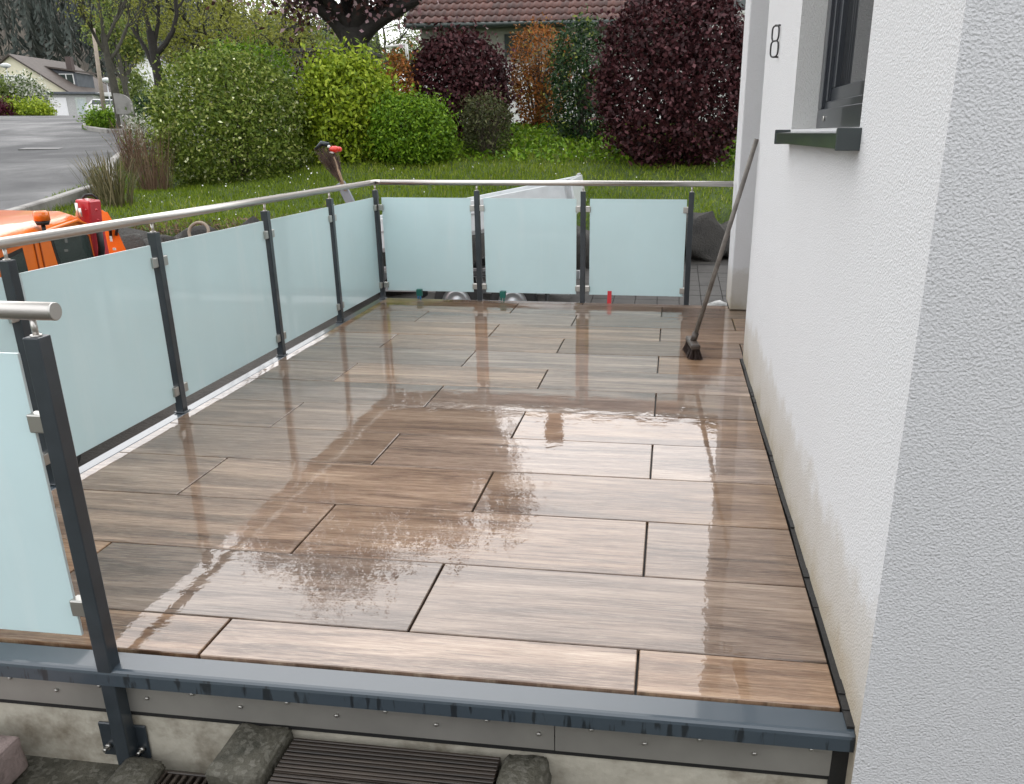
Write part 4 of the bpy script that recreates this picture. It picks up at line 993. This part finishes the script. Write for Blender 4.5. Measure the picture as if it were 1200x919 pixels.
# ------------------------------------------------------------------ neighbouring house with tiled roof
m_tile_r = None
def rooftile():
    s = NT('brown_red_roof_tile'); oi = s.n('ShaderNodeObjectInfo'); g_ = s.n('ShaderNodeNewGeometry')
    n_ = s.noise(g_.outputs['Position'], 3.0, 5, .7)
    f = s.math('ADD', s.math('MULTIPLY', oi.outputs['Random'], .4), s.math('MULTIPLY', n_, .7))
    c = s.ramp(f, [(.25, (.040, .016, .012)), (.55, (.088, .030, .021)), (.85, (.14, .055, .040))]).outputs[0]
    s.set(Base_Color=c, Roughness=.42, Normal=s.bump(s.noise(g_.outputs['Position'], 40, 3), .4, .004)); return s.m
m_tile_r = rooftile()
EY, EZ, RY, RZ, HX0, HX1 = 27.0, 4.70, 34.6, 10.9, -8.75, .9
NB = empty('neighbour_house', ((HX0+HX1)/2, 28, zgf(-4, 28)), 0, 'white house with brown pantile roof behind the shrubs', 'house')
nk = []
m_whw = plaster('white_house_plaster', (.72, .72, .70), 30, .004); m_oliv = simple('olive_grey_eave_shade', (.24, .245, .20), .7, var=.12); m_dgreen = simple('dark_green_gutter', (.022, .035, .030), .4)
zb_ = zgf(-4, 28)-.2
nk.append(MB().box((HX0+.35, EY+.55, zb_), (HX1-.35, RY+7, 3.55)).build('wall', m_whw, NB))
nk.append(MB().box((HX0+.34, EY+.53, 3.55), (HX1-.34, RY+7, EZ+.1)).build('upper_wall', m_oliv, NB))  # white wall continues here; shade below the eave is in its olive grey
nk.append(MB().prism([(HX0+.36, EY+.6, EZ), (HX0+.36, RY, RZ-.25), (HX0+.36, 2*RY-EY-.6, EZ)], (HX1-HX0-.72, 0, 0)).build('gable', m_oliv, NB))
for x in (-7.4, -5.6, -3.9, -1.8): 
    wo = MB().box((x, EY+.50, 3.72), (x+.9, EY+.56, 4.4), .01).build('window', m_dgreen, NB); nk.append(wo)
for x in (-6.9, -3.2): 
    wo = MB().box((x, EY+.50, 1.9), (x+1.1, EY+.57, 3.1), .01).build('window', m_whw, NB); nk.append(wo); MB().box((x+.08, EY+.49, 1.98), (x+1.02, EY+.505, 3.02)).build('pane', m_vg, wo)
nk.append(MB().tube([(HX0, EY-.03, EZ-.06), (HX1, EY-.03, EZ-.06)], .075, 10).build('gutter', m_dgreen, NB))
nk.append(MB().box((HX0+.05, EY+.05, EZ-.12), (HX1-.05, EY+.56, EZ-.05)).build('eave_board', m_dgreen, NB))
sl2 = Vector((0, RY-EY, RZ-EZ)); SL = sl2.length; sd_ = sl2.normalized(); nn = Vector((0, -sd_.z, sd_.y))
nk.append(MB().prism([Vector((HX0, EY, EZ-.02))-nn*.06, Vector((HX1, EY, EZ-.02))-nn*.06, Vector((HX1, RY, RZ-.02))-nn*.06, Vector((HX0, RY, RZ-.02))-nn*.06], nn*.04).build('roof', m_tile_r, NB)); roofp = nk[-1]
nk.append(MB().prism([(HX0, 2*RY-EY, EZ), (HX1, 2*RY-EY, EZ), (HX1, RY, RZ-.03), (HX0, RY, RZ-.03)], (0, 0, -.1)).build('rear_roof', m_tile_r, NB))
nk.append(MB().tube([(HX0, RY, RZ), (HX1, RY, RZ)], .13, 10).build('ridge', m_tile_r, NB))
nk.append(MB().bar((HX0-.02, EY, EZ-.06), (HX0-.02, RY, RZ-.06), .05, .2).build('verge_board', m_dgreen, NB))
cp = px(648, 30, 33); nk.append(MB().box((cp.x-.33, 32.6, 8.5), (cp.x+.33, 33.3, 11.75), .02).box((cp.x-.38, 32.55, 11.75), (cp.x+.38, 33.35, 11.85), .02).build('chimney', simple('chimney_brick', (.20, .10, .075), .8), NB))
TWd, TEx = .25, .36
crv = [(0, .012), (.045, .0), (.09, .004), (.13, .035), (.175, .058), (.215, .046), (.255, .012)]
Vt = []
for s_, lift in ((-.03, .03), (TEx, 0.0)):
    Vt += [(x_, s_, h_+lift) for x_, h_ in crv]
nC = len(crv); Vt += [(x_, -.03, h_+.008) for x_, h_ in crv]
Ft = [(i, i+1, nC+i+1, nC+i) for i in range(nC-1)]+[(2*nC+i, 2*nC+i+1, i+1, i) for i in range(nC-1)]
Vt = np.array(Vt)
rotm = Matrix((( 1, 0, 0), (0, sd_.y, nn.y), (0, sd_.z, nn.z)))
rt = np_mesh('roof_tile', Vt, Ft, smooth=True); rt.materials.append(m_tile_r)
ncol = int((HX1-HX0)/TWd); nrow = int(SL/TEx)
restV, restF = [], []
for r_ in range(nrow):
    for c_ in range(ncol):
        o = Vector((HX0+c_*TWd, EY, EZ))+sd_*(r_*TEx)
        if r_ < 7:
            t = link('roof_tile', rt, None, roofp, o); t.rotation_euler = rotm.to_euler()
        else:
            A_ = Vt@np.array(rotm).T+np.array(o); k = len(restV)*len(Vt); restV.append(A_); restF += [tuple(i+k for i in f) for f in Ft]
ro = link('upper_roof_tiles', np_mesh('upper_roof_tiles', np.concatenate(restV), restF, smooth=True), m_tile_r, roofp); ro['kind'] = 'stuff'
for k in nk: k.location = Vector(k.location)-Vector(NB.location)

def simple_house(name, label, base, az, w_, d_, he, hr, wall, roofm, wins=(), over=.4, chim=None):
    # gable faces the viewer: local x = gable width, local y = ridge direction
    root = empty(name, base, -az, label, 'house')
    b = MB(); b.prism([(-w_/2, 0, -.6), (w_/2, 0, -.6), (w_/2, 0, he), (0, 0, hr), (-w_/2, 0, he)], (0, d_, 0)); b.build('wall', wall, root)
    k = (hr-he)/(w_/2)
    for s_ in (-1, 1):
        b = MB(); e = w_/2+over
        b.prism([(0, -over, hr+.02), (s_*e, -over, hr-k*e+.02), (s_*e, -over, hr-k*e+.22), (0, -over, hr+.24)], (0, d_+2*over, 0)); b.build('roof', roofm, root)
    for (x0, x1, z0, z1) in wins:
        f = MB().box((x0, -.06, z0), (x1, .02, z1), .01).build('window', m_whw, root); MB().box((x0+.12, -.08, z0+.12), (x1-.12, -.05, z1-.12)).build('pane', m_vg, f)
    if chim: MB().box((chim[0]-.35, chim[1]-.35, chim[2]), (chim[0]+.35, chim[1]+.35, chim[3]), .02).build('chimney', simple('dark_chimney', (.08, .06, .055), .8), root)
    return root
m_cream = simple('cream_plaster', (.66, .62, .47), .8, var=.06, scale=.5); m_brroof = simple('dark_brown_roof', (.062, .048, .040), .7, var=.25, scale=2, bumpd=.03, bscale=3)
m_slate = simple('slate_cladding', (.085, .095, .11), .6, var=.2, scale=2)
hb_ = px(27, 138, 92); hz = zgf(hb_.x, hb_.y)
hA = simple_house('cream_house', 'cream gabled house with dark brown roof and dormer beyond the road crest', (hb_.x, hb_.y, hz), R(-9), 12.4, 13, 2.5, 6.6, m_cream, m_brroof, ((-1.2, 1.2, 3.2, 4.6),), chim=(2.2, 8.5, 4.5, 7.2))
MB().prism([(1.4, 4.2, 3.9), (4.9, 4.2, 3.0), (4.9, 4.2, 5.1), (1.4, 4.2, 5.6)], (0, 4.0, 0)).build('dormer', m_slate, hA)
MB().prism([(.8, 3.8, 5.75), (5.3, 3.8, 5.15), (5.3, 3.8, 5.35), (.8, 3.8, 5.95)], (0, 4.8, 0)).build('dormer_roof', m_brroof, hA)
dw = MB().box((2.9, 4.1, 3.75), (4.6, 4.2, 5.0), .02).build('window', m_whw, hA); MB().box((3.0, 4.07, 3.9), (3.65, 4.11, 4.9)).build('pane', m_vg, dw); MB().box((3.8, 4.07, 3.9), (4.5, 4.11, 4.9)).build('pane', m_vg, dw)
MB().prism([(-4.6, -.06, 2.9), (-1.2, -.06, 2.9), (-1.2, -.06, 4.6), (-2.9, -.06, 4.3)], (0, .1, 0)).build('gable_cladding', m_slate, hA)
gb = px(53, 138, 84); G = empty('garage', (gb.x, gb.y, zgf(gb.x, gb.y)), R(22), 'white double garage with flat roof in front of the cream house', 'garage')
MB().box((-.5, 0, -.4), (5.0, 6, 2.3), .02).build('wall', simple('white_garage_wall', (.42, .42, .41), .7), G); MB().box((-.9, -.5, 2.3), (5.4, 6.2, 2.52), .02).build('flat_roof', m_slate, G)
MB().box((.1, -.06, .0), (2.35, .02, 1.95), .01).build('garage_door', simple('white_garage_door', (.78, .78, .78), .5, var=.03), G)
dd_ = MB().box((3.2, -.06, 0), (4.3, .02, 2.0), .01).build('door', simple('pale_green_door', (.45, .50, .46), .4), G); MB().box((3.4, -.08, .3), (4.1, -.05, 1.8)).build('pane', simple('pale_pane', (.4, .45, .45), .1), dd_)
cp_ = px(96, 136, 88); cpo = empty('carport', (cp_.x, cp_.y, zgf(cp_.x, cp_.y)), R(22), 'low carport with pale fascia beside the white garage', 'carport')
MB().box((-.2, 0, 2.2), (5.2, 5, 2.6), .02).build('roof', simple('pale_fascia', (.6, .6, .58), .6), cpo)
for (x_, y_) in ((0, .2), (2.5, .2), (5, .2), (0, 4.7), (5, 4.7)): MB().box((x_-.08, y_-.08, -.3), (x_+.08, y_+.08, 2.2)).build('post', m_slate, cpo)
MB().box((-.1, 4.8, -.3), (5.1, 5, 2.2)).build('back_wall', m_slate, cpo)
hb_ = px(180, 106, 105); simple_house('white_house', 'small white gabled house between the street trees', (hb_.x, hb_.y, hb_.z-.5), R(-22), 7.5, 9, 2.6, 4.6, simple('bright_white_plaster', (.78, .78, .78), .8, var=.04), m_slate, ((-2.2, -.9, .9, 2.1), (.6, 2.0, .9, 2.1)))
# white building at far right
hb_ = px(850, 30, 36); wr = simple_house('white_building', 'white building edge showing above the large purple bush', (hb_.x+1.0, hb_.y, zgf(hb_.x, hb_.y)), R(0), 9, 9, 7.6, 10.2, m_whw, m_brroof, ((-1.1, .5, 4.1, 5.15), (-3.4, -1.9, 1.2, 2.6)))
# low shed behind hedge
sp_ = px(365, 75, 29); sh = empty('garden_shed', (sp_.x, sp_.y, zgf(sp_.x, sp_.y)), 0, 'low grey flat roofed shed behind the hedges', 'shed')
zt_ = px(365, 57, 29).z-zgf(sp_.x, sp_.y)
MB().box((-1.6, 0, -.3), (1.6, 2.5, zt_-.12), .01).build('wall', simple('grey_boards', (.20, .195, .18), .7), sh); MB().box((-1.75, -.2, zt_-.12), (1.75, 2.7, zt_), .01).build('roof', simple('dark_roof_felt', (.06, .055, .05), .7), sh)

# ------------------------------------------------------------------ street things
mp_ = px(150, 151, 27.2); st_ = empty('stone_marker', (mp_.x, mp_.y, zgf(mp_.x, mp_.y)), R(25), 'grey rounded stone marker beside the slim street tree', 'stone marker')
m_stone = concrete('grey_sandstone', (.27, .265, .245), (.15, .145, .13), 3, .006)
MB().box((-.18, -.16, -.2), (.18, .16, .66), .02).build('pillar', m_stone, st_)
pr = [(-.26, -.2, .64), (.26, -.2, .64), (.26, -.2, .98)]+[(math.cos(a)*.42-.16, -.2, .98+math.sin(a)*.34) for a in np.linspace(.12, math.pi/2, 7)]+[(-.26, -.2, 1.32)]
MB().prism(pr, (0, .4, 0)).build('rounded_head', m_stone, st_)
def lamp(p0, h, label):
    e = empty('street_lamp', (p0.x, p0.y, zgf(p0.x, p0.y)), 0, label, 'street lamp'); 
    MB().tube([(0, 0, -.2), (0, 0, h)], [.07, .045], 8).build('pole', m_alu2, e)
    MB().tube([(0, 0, h), (0, 0, h+.10), (0, 0, h+.30), (0, 0, h+.42)], [.12, .36, .42, .12], 12).build('lamp_head', simple('pale_lamp_head', (.6, .62, .62), .4), e)
lp = px(18, 132, 70); lamp(lp, px(11, 80, 70).z-zgf(lp.x, lp.y), 'street lamp with mushroom head beside the white blossoming shrub')
lp = px(130, 125, 72); lamp(lp, px(128, 97, 72).z-zgf(lp.x, lp.y), 'street lamp with mushroom head behind the slim street tree')
a_, b_ = px(122, 133, 46), px(109, 33, 46); po = MB().tube([Vector((a_.x, a_.y, zgf(a_.x, a_.y)-.2)), b_], [.13, .10], 8).build('wooden_pole', simple('weathered_wood_pole', (.30, .25, .20), .7)); tag(po, 'tall pale wooden utility pole behind the street island', 'pole')
# white parked car
cpx = px(131, 130, 74); cr = empty('parked_car', (cpx.x, cpx.y, zgf(cpx.x, cpx.y)), R(35), 'white parked car half hidden behind the island bush', 'car')
m_carw = simple('white_car_paint', (.75, .75, .75), .25, coat=.6, var=.03)
b = MB(); b.prism([(-2.1, -.85, .3), (2.1, -.85, .3), (2.15, -.85, .7), (1.2, -.85, .95), (-2.0, -.85, .98), (-2.15, -.85, .6)], (0, 1.7, 0)); bmesh.ops.bevel(b.bm, geom=b.bm.edges[:], offset=.08, segments=2, affect='EDGES'); b.build('body', m_carw, cr)
b = MB(); b.prism([(-1.9, -.76, .95), (1.0, -.76, .95), (.35, -.68, 1.45), (-1.4, -.68, 1.45)], (0, 1.5, 0)); bmesh.ops.bevel(b.bm, geom=b.bm.edges[:], offset=.06, segments=2, affect='EDGES'); b.build('cabin', m_carw, cr)
for (x0, x1) in ((-1.55, -.65), (-.55, .45)): MB().prism([(x0, -.775, 1.0), (x1, -.775, 1.0), (x1-.18, -.72, 1.36), (x0+.10, -.72, 1.36)], (0, .02, 0)).build('side_window', m_vg, cr)
for x in (-1.35, 1.35):
    for y in (-.78, .78): wheel(cr, (x, y, .31), .31, .2)
bpx('round_bush', 'round green bush on the kerb island at the road bend', 103, 138, 130, 151, 28.5, 2600, (.11, .06), L_dgr, .9, seed=41, stems=5)
bpx('hedge_bush', 'low yellow green hedge bush across the road', 8, 60, 121, 141, 60, 3500, (.22, .12), L_yel, .5, pw=3, seed=42, stems=5)
bpx('red_shrub', 'dark red shrub across the road beside the low hedge', -22, 14, 119, 141, 59, 1600, (.22, .12), L_red, .8, seed=43, stems=5)
bpx('blossom_shrub', 'white blossoming shrub in front of the cream house', 2, 52, 93, 138, 64, 4500, (.24, .15), L_whi, .8, lumpy=.16, seed=44, stems=8)
bpx('green_shrub', 'green shrub left of the white blossoming shrub', -28, 10, 88, 138, 62, 2500, (.25, .14), L_pal, .8, lumpy=.12, seed=45, stems=8)
bpx('round_bush', 'round dark green garden bush in front of the white house', 160, 174, 113, 128, 42, 900, (.14, .08), L_hol, .9, seed=46, stems=3)
bpx('round_bush', 'round dark green garden bush nearer the dark trunked tree', 172, 190, 108, 128, 41, 1100, (.14, .08), L_hol, .9, seed=47, stems=3)
bpx('green_shrub', 'loose pale green shrub left of the white house', 140, 172, 82, 128, 52, 2600, (.22, .11), L_pal, .8, lumpy=.15, seed=48, stems=8)
dc = px(50, 179, 20.5); tag(MB().box((-.5, -.3, -.02), (.5, .3, .010), .004).build('drain_cover', simple('pale_drain_cover', (.085, .085, .083), .6), None, (dc.x, dc.y, zgf(dc.x, dc.y)+.045), (R(3), 0, R(20))), 'pale rectangular drain cover set in the asphalt road', 'drain cover')
# kerb stones along the two kerb lines
def kerb(pts, label, seg=.9):
    P = np.array(pts, float); d = np.r_[0, np.cumsum(np.hypot(*np.diff(P, axis=0).T))]; n = int(d[-1]/seg); t = np.linspace(0, d[-1], n+1)
    xs, ys_ = np.interp(t, d, P[:, 0]), np.interp(t, d, P[:, 1]); root = empty('kerb', (xs[0], ys_[0], zgf(xs[0], ys_[0])), 0, label, 'kerb'); o0 = Vector(root.location)
    for i in range(n):
        a = Vector((xs[i], ys_[i], zgf(xs[i], ys_[i])+.06)); c = Vector((xs[i+1], ys_[i+1], zgf(xs[i+1], ys_[i+1])+.06)); g_ = (c-a)*.006
        MB().bar(a+g_-o0, c-g_-o0, .16, .22, .02).build('kerb_stone', m_kerb, root)
kerb([(-9.2, 8), (-9.85, 12), (-10.6, 13.6), (-11.6, 15), (-14.4, 20), (-17, 23.5)], 'pale kerb of single stones along the lawn side of the road')
kerb([(-12, 29.6), (-16.5, 27.7), (-19.6, 26.75), (-21.5, 28.1), (-22.6, 29.6), (-23.5, 31.1), (-25.4, 34.3), (-27.4, 38)], 'pale kerb of single stones round the street tree island')
# garden fence bit and white pipe by the purple bush
wp_ = px(474, 62, 24); f_ = MB().tube([px(478, 75, 24), px(476, 52, 24)], .05, 8).tube([px(476, 52.5, 24), px(452, 55, 24)], .035, 8).build('white_rail', simple('white_pipe', (.75, .75, .73), .4)); tag(f_, 'white pipe frame between willow and purple bush', 'frame')
# ------------------------------------------------------------------ wooded hillside
na, nd = 46, 24
az = np.radians(np.linspace(-85, -16, na)); dd_ = np.linspace(125, 420, nd)
def hillz(a, d): return 3.0+72*np.exp(-((np.degrees(a)+50)/23)**2)*sstep(115, 400, d)
AZ, DD = np.meshgrid(az, dd_, indexing='ij'); HZ = hillz(AZ, DD)-.5
V = np.stack([np.sin(AZ)*DD, np.cos(AZ)*DD, HZ], -1).reshape(-1, 3); i = np.arange(na*nd).reshape(na, nd)
hl = link('hillside', np_mesh('hillside', V, np.stack([i[:-1, :-1], i[1:, :-1], i[1:, 1:], i[:-1, 1:]], -1).reshape(-1, 4), smooth=True), simple('brown_forest_floor', (.10, .085, .065), .9, var=.3, scale=.1)); tag(hl, kind='structure')
NTR = 3800
a = np.radians(rng.uniform(-82, -19, NTR)); d = 150+rng.random(NTR)**.85*240; z = hillz(a, d)
Bt = np.stack([np.sin(a)*d, np.cos(a)*d, z-.6], -1); h = rng.uniform(13, 21, NTR); r0 = rng.uniform(1.0, 2.0, NTR); lo = rng.uniform(.2, .6, NTR); rt_ = rng.random(NTR)
kb_ = 88; tt = rng.random((NTR, kb_))**.8; an = rng.uniform(0, 6.283, (NTR, kb_)); rr = r0[:, None]*(1.05-tt)*rng.uniform(.5, 1.15, (NTR, kb_))
zz = Bt[:, None, 2]+h[:, None]*(lo[:, None]+(1-lo[:, None])*tt)
I = np.stack([Bt[:, None, 0]+0*tt, Bt[:, None, 1]+0*tt, zz+.5], -1)
def tip(da, dz): return np.stack([Bt[:, None, 0]+np.cos(an+da)*rr, Bt[:, None, 1]+np.sin(an+da)*rr, zz+dz], -1)
Vc = np.stack([I, tip(-.2, -.25), tip(.2, -.8)], 2).reshape(-1, 3); Fc = np.arange(len(Vc)).reshape(-1, 3)
Rc = np.clip(rt_[:, None]*.6+rng.random((NTR, kb_))*.4, 0, 1).ravel()
q = np.array([.15, .15, 0]); e_ = np.array([.15, -.15, 0]); Tp = Bt+np.stack([0*h, 0*h, h*.92], -1)
Vk = np.stack([Bt-e_, Bt+e_, Tp+e_*.5, Tp-e_*.5], 1).reshape(-1, 3); Fk = np.arange(len(Vk)).reshape(-1, 4)
L_con = leafmat('hazed_conifer_needles', [(0, (0.0324, 0.042, 0.0377)), (0.6, (0.0607, 0.0728, 0.0638)), (1, (0.1148, 0.1148, 0.0986))], .8, .05)  # distance haze is mixed into the needle colour as lighter grey
fo_ = link('forest_crowns', np_mesh('forest_crowns', Vc, Fc, Rc), L_con); tag(fo_, 'grey green conifer wood covering the far hillside', 'forest', kind='stuff')
tk_ = link('forest_trunks', np_mesh('forest_trunks', Vk, Fk), simple('pale_grey_trunks', (.20, .185, .165), .8)); tag(tk_, 'pale bare trunks of the conifer wood on the hillside', 'forest', kind='stuff')
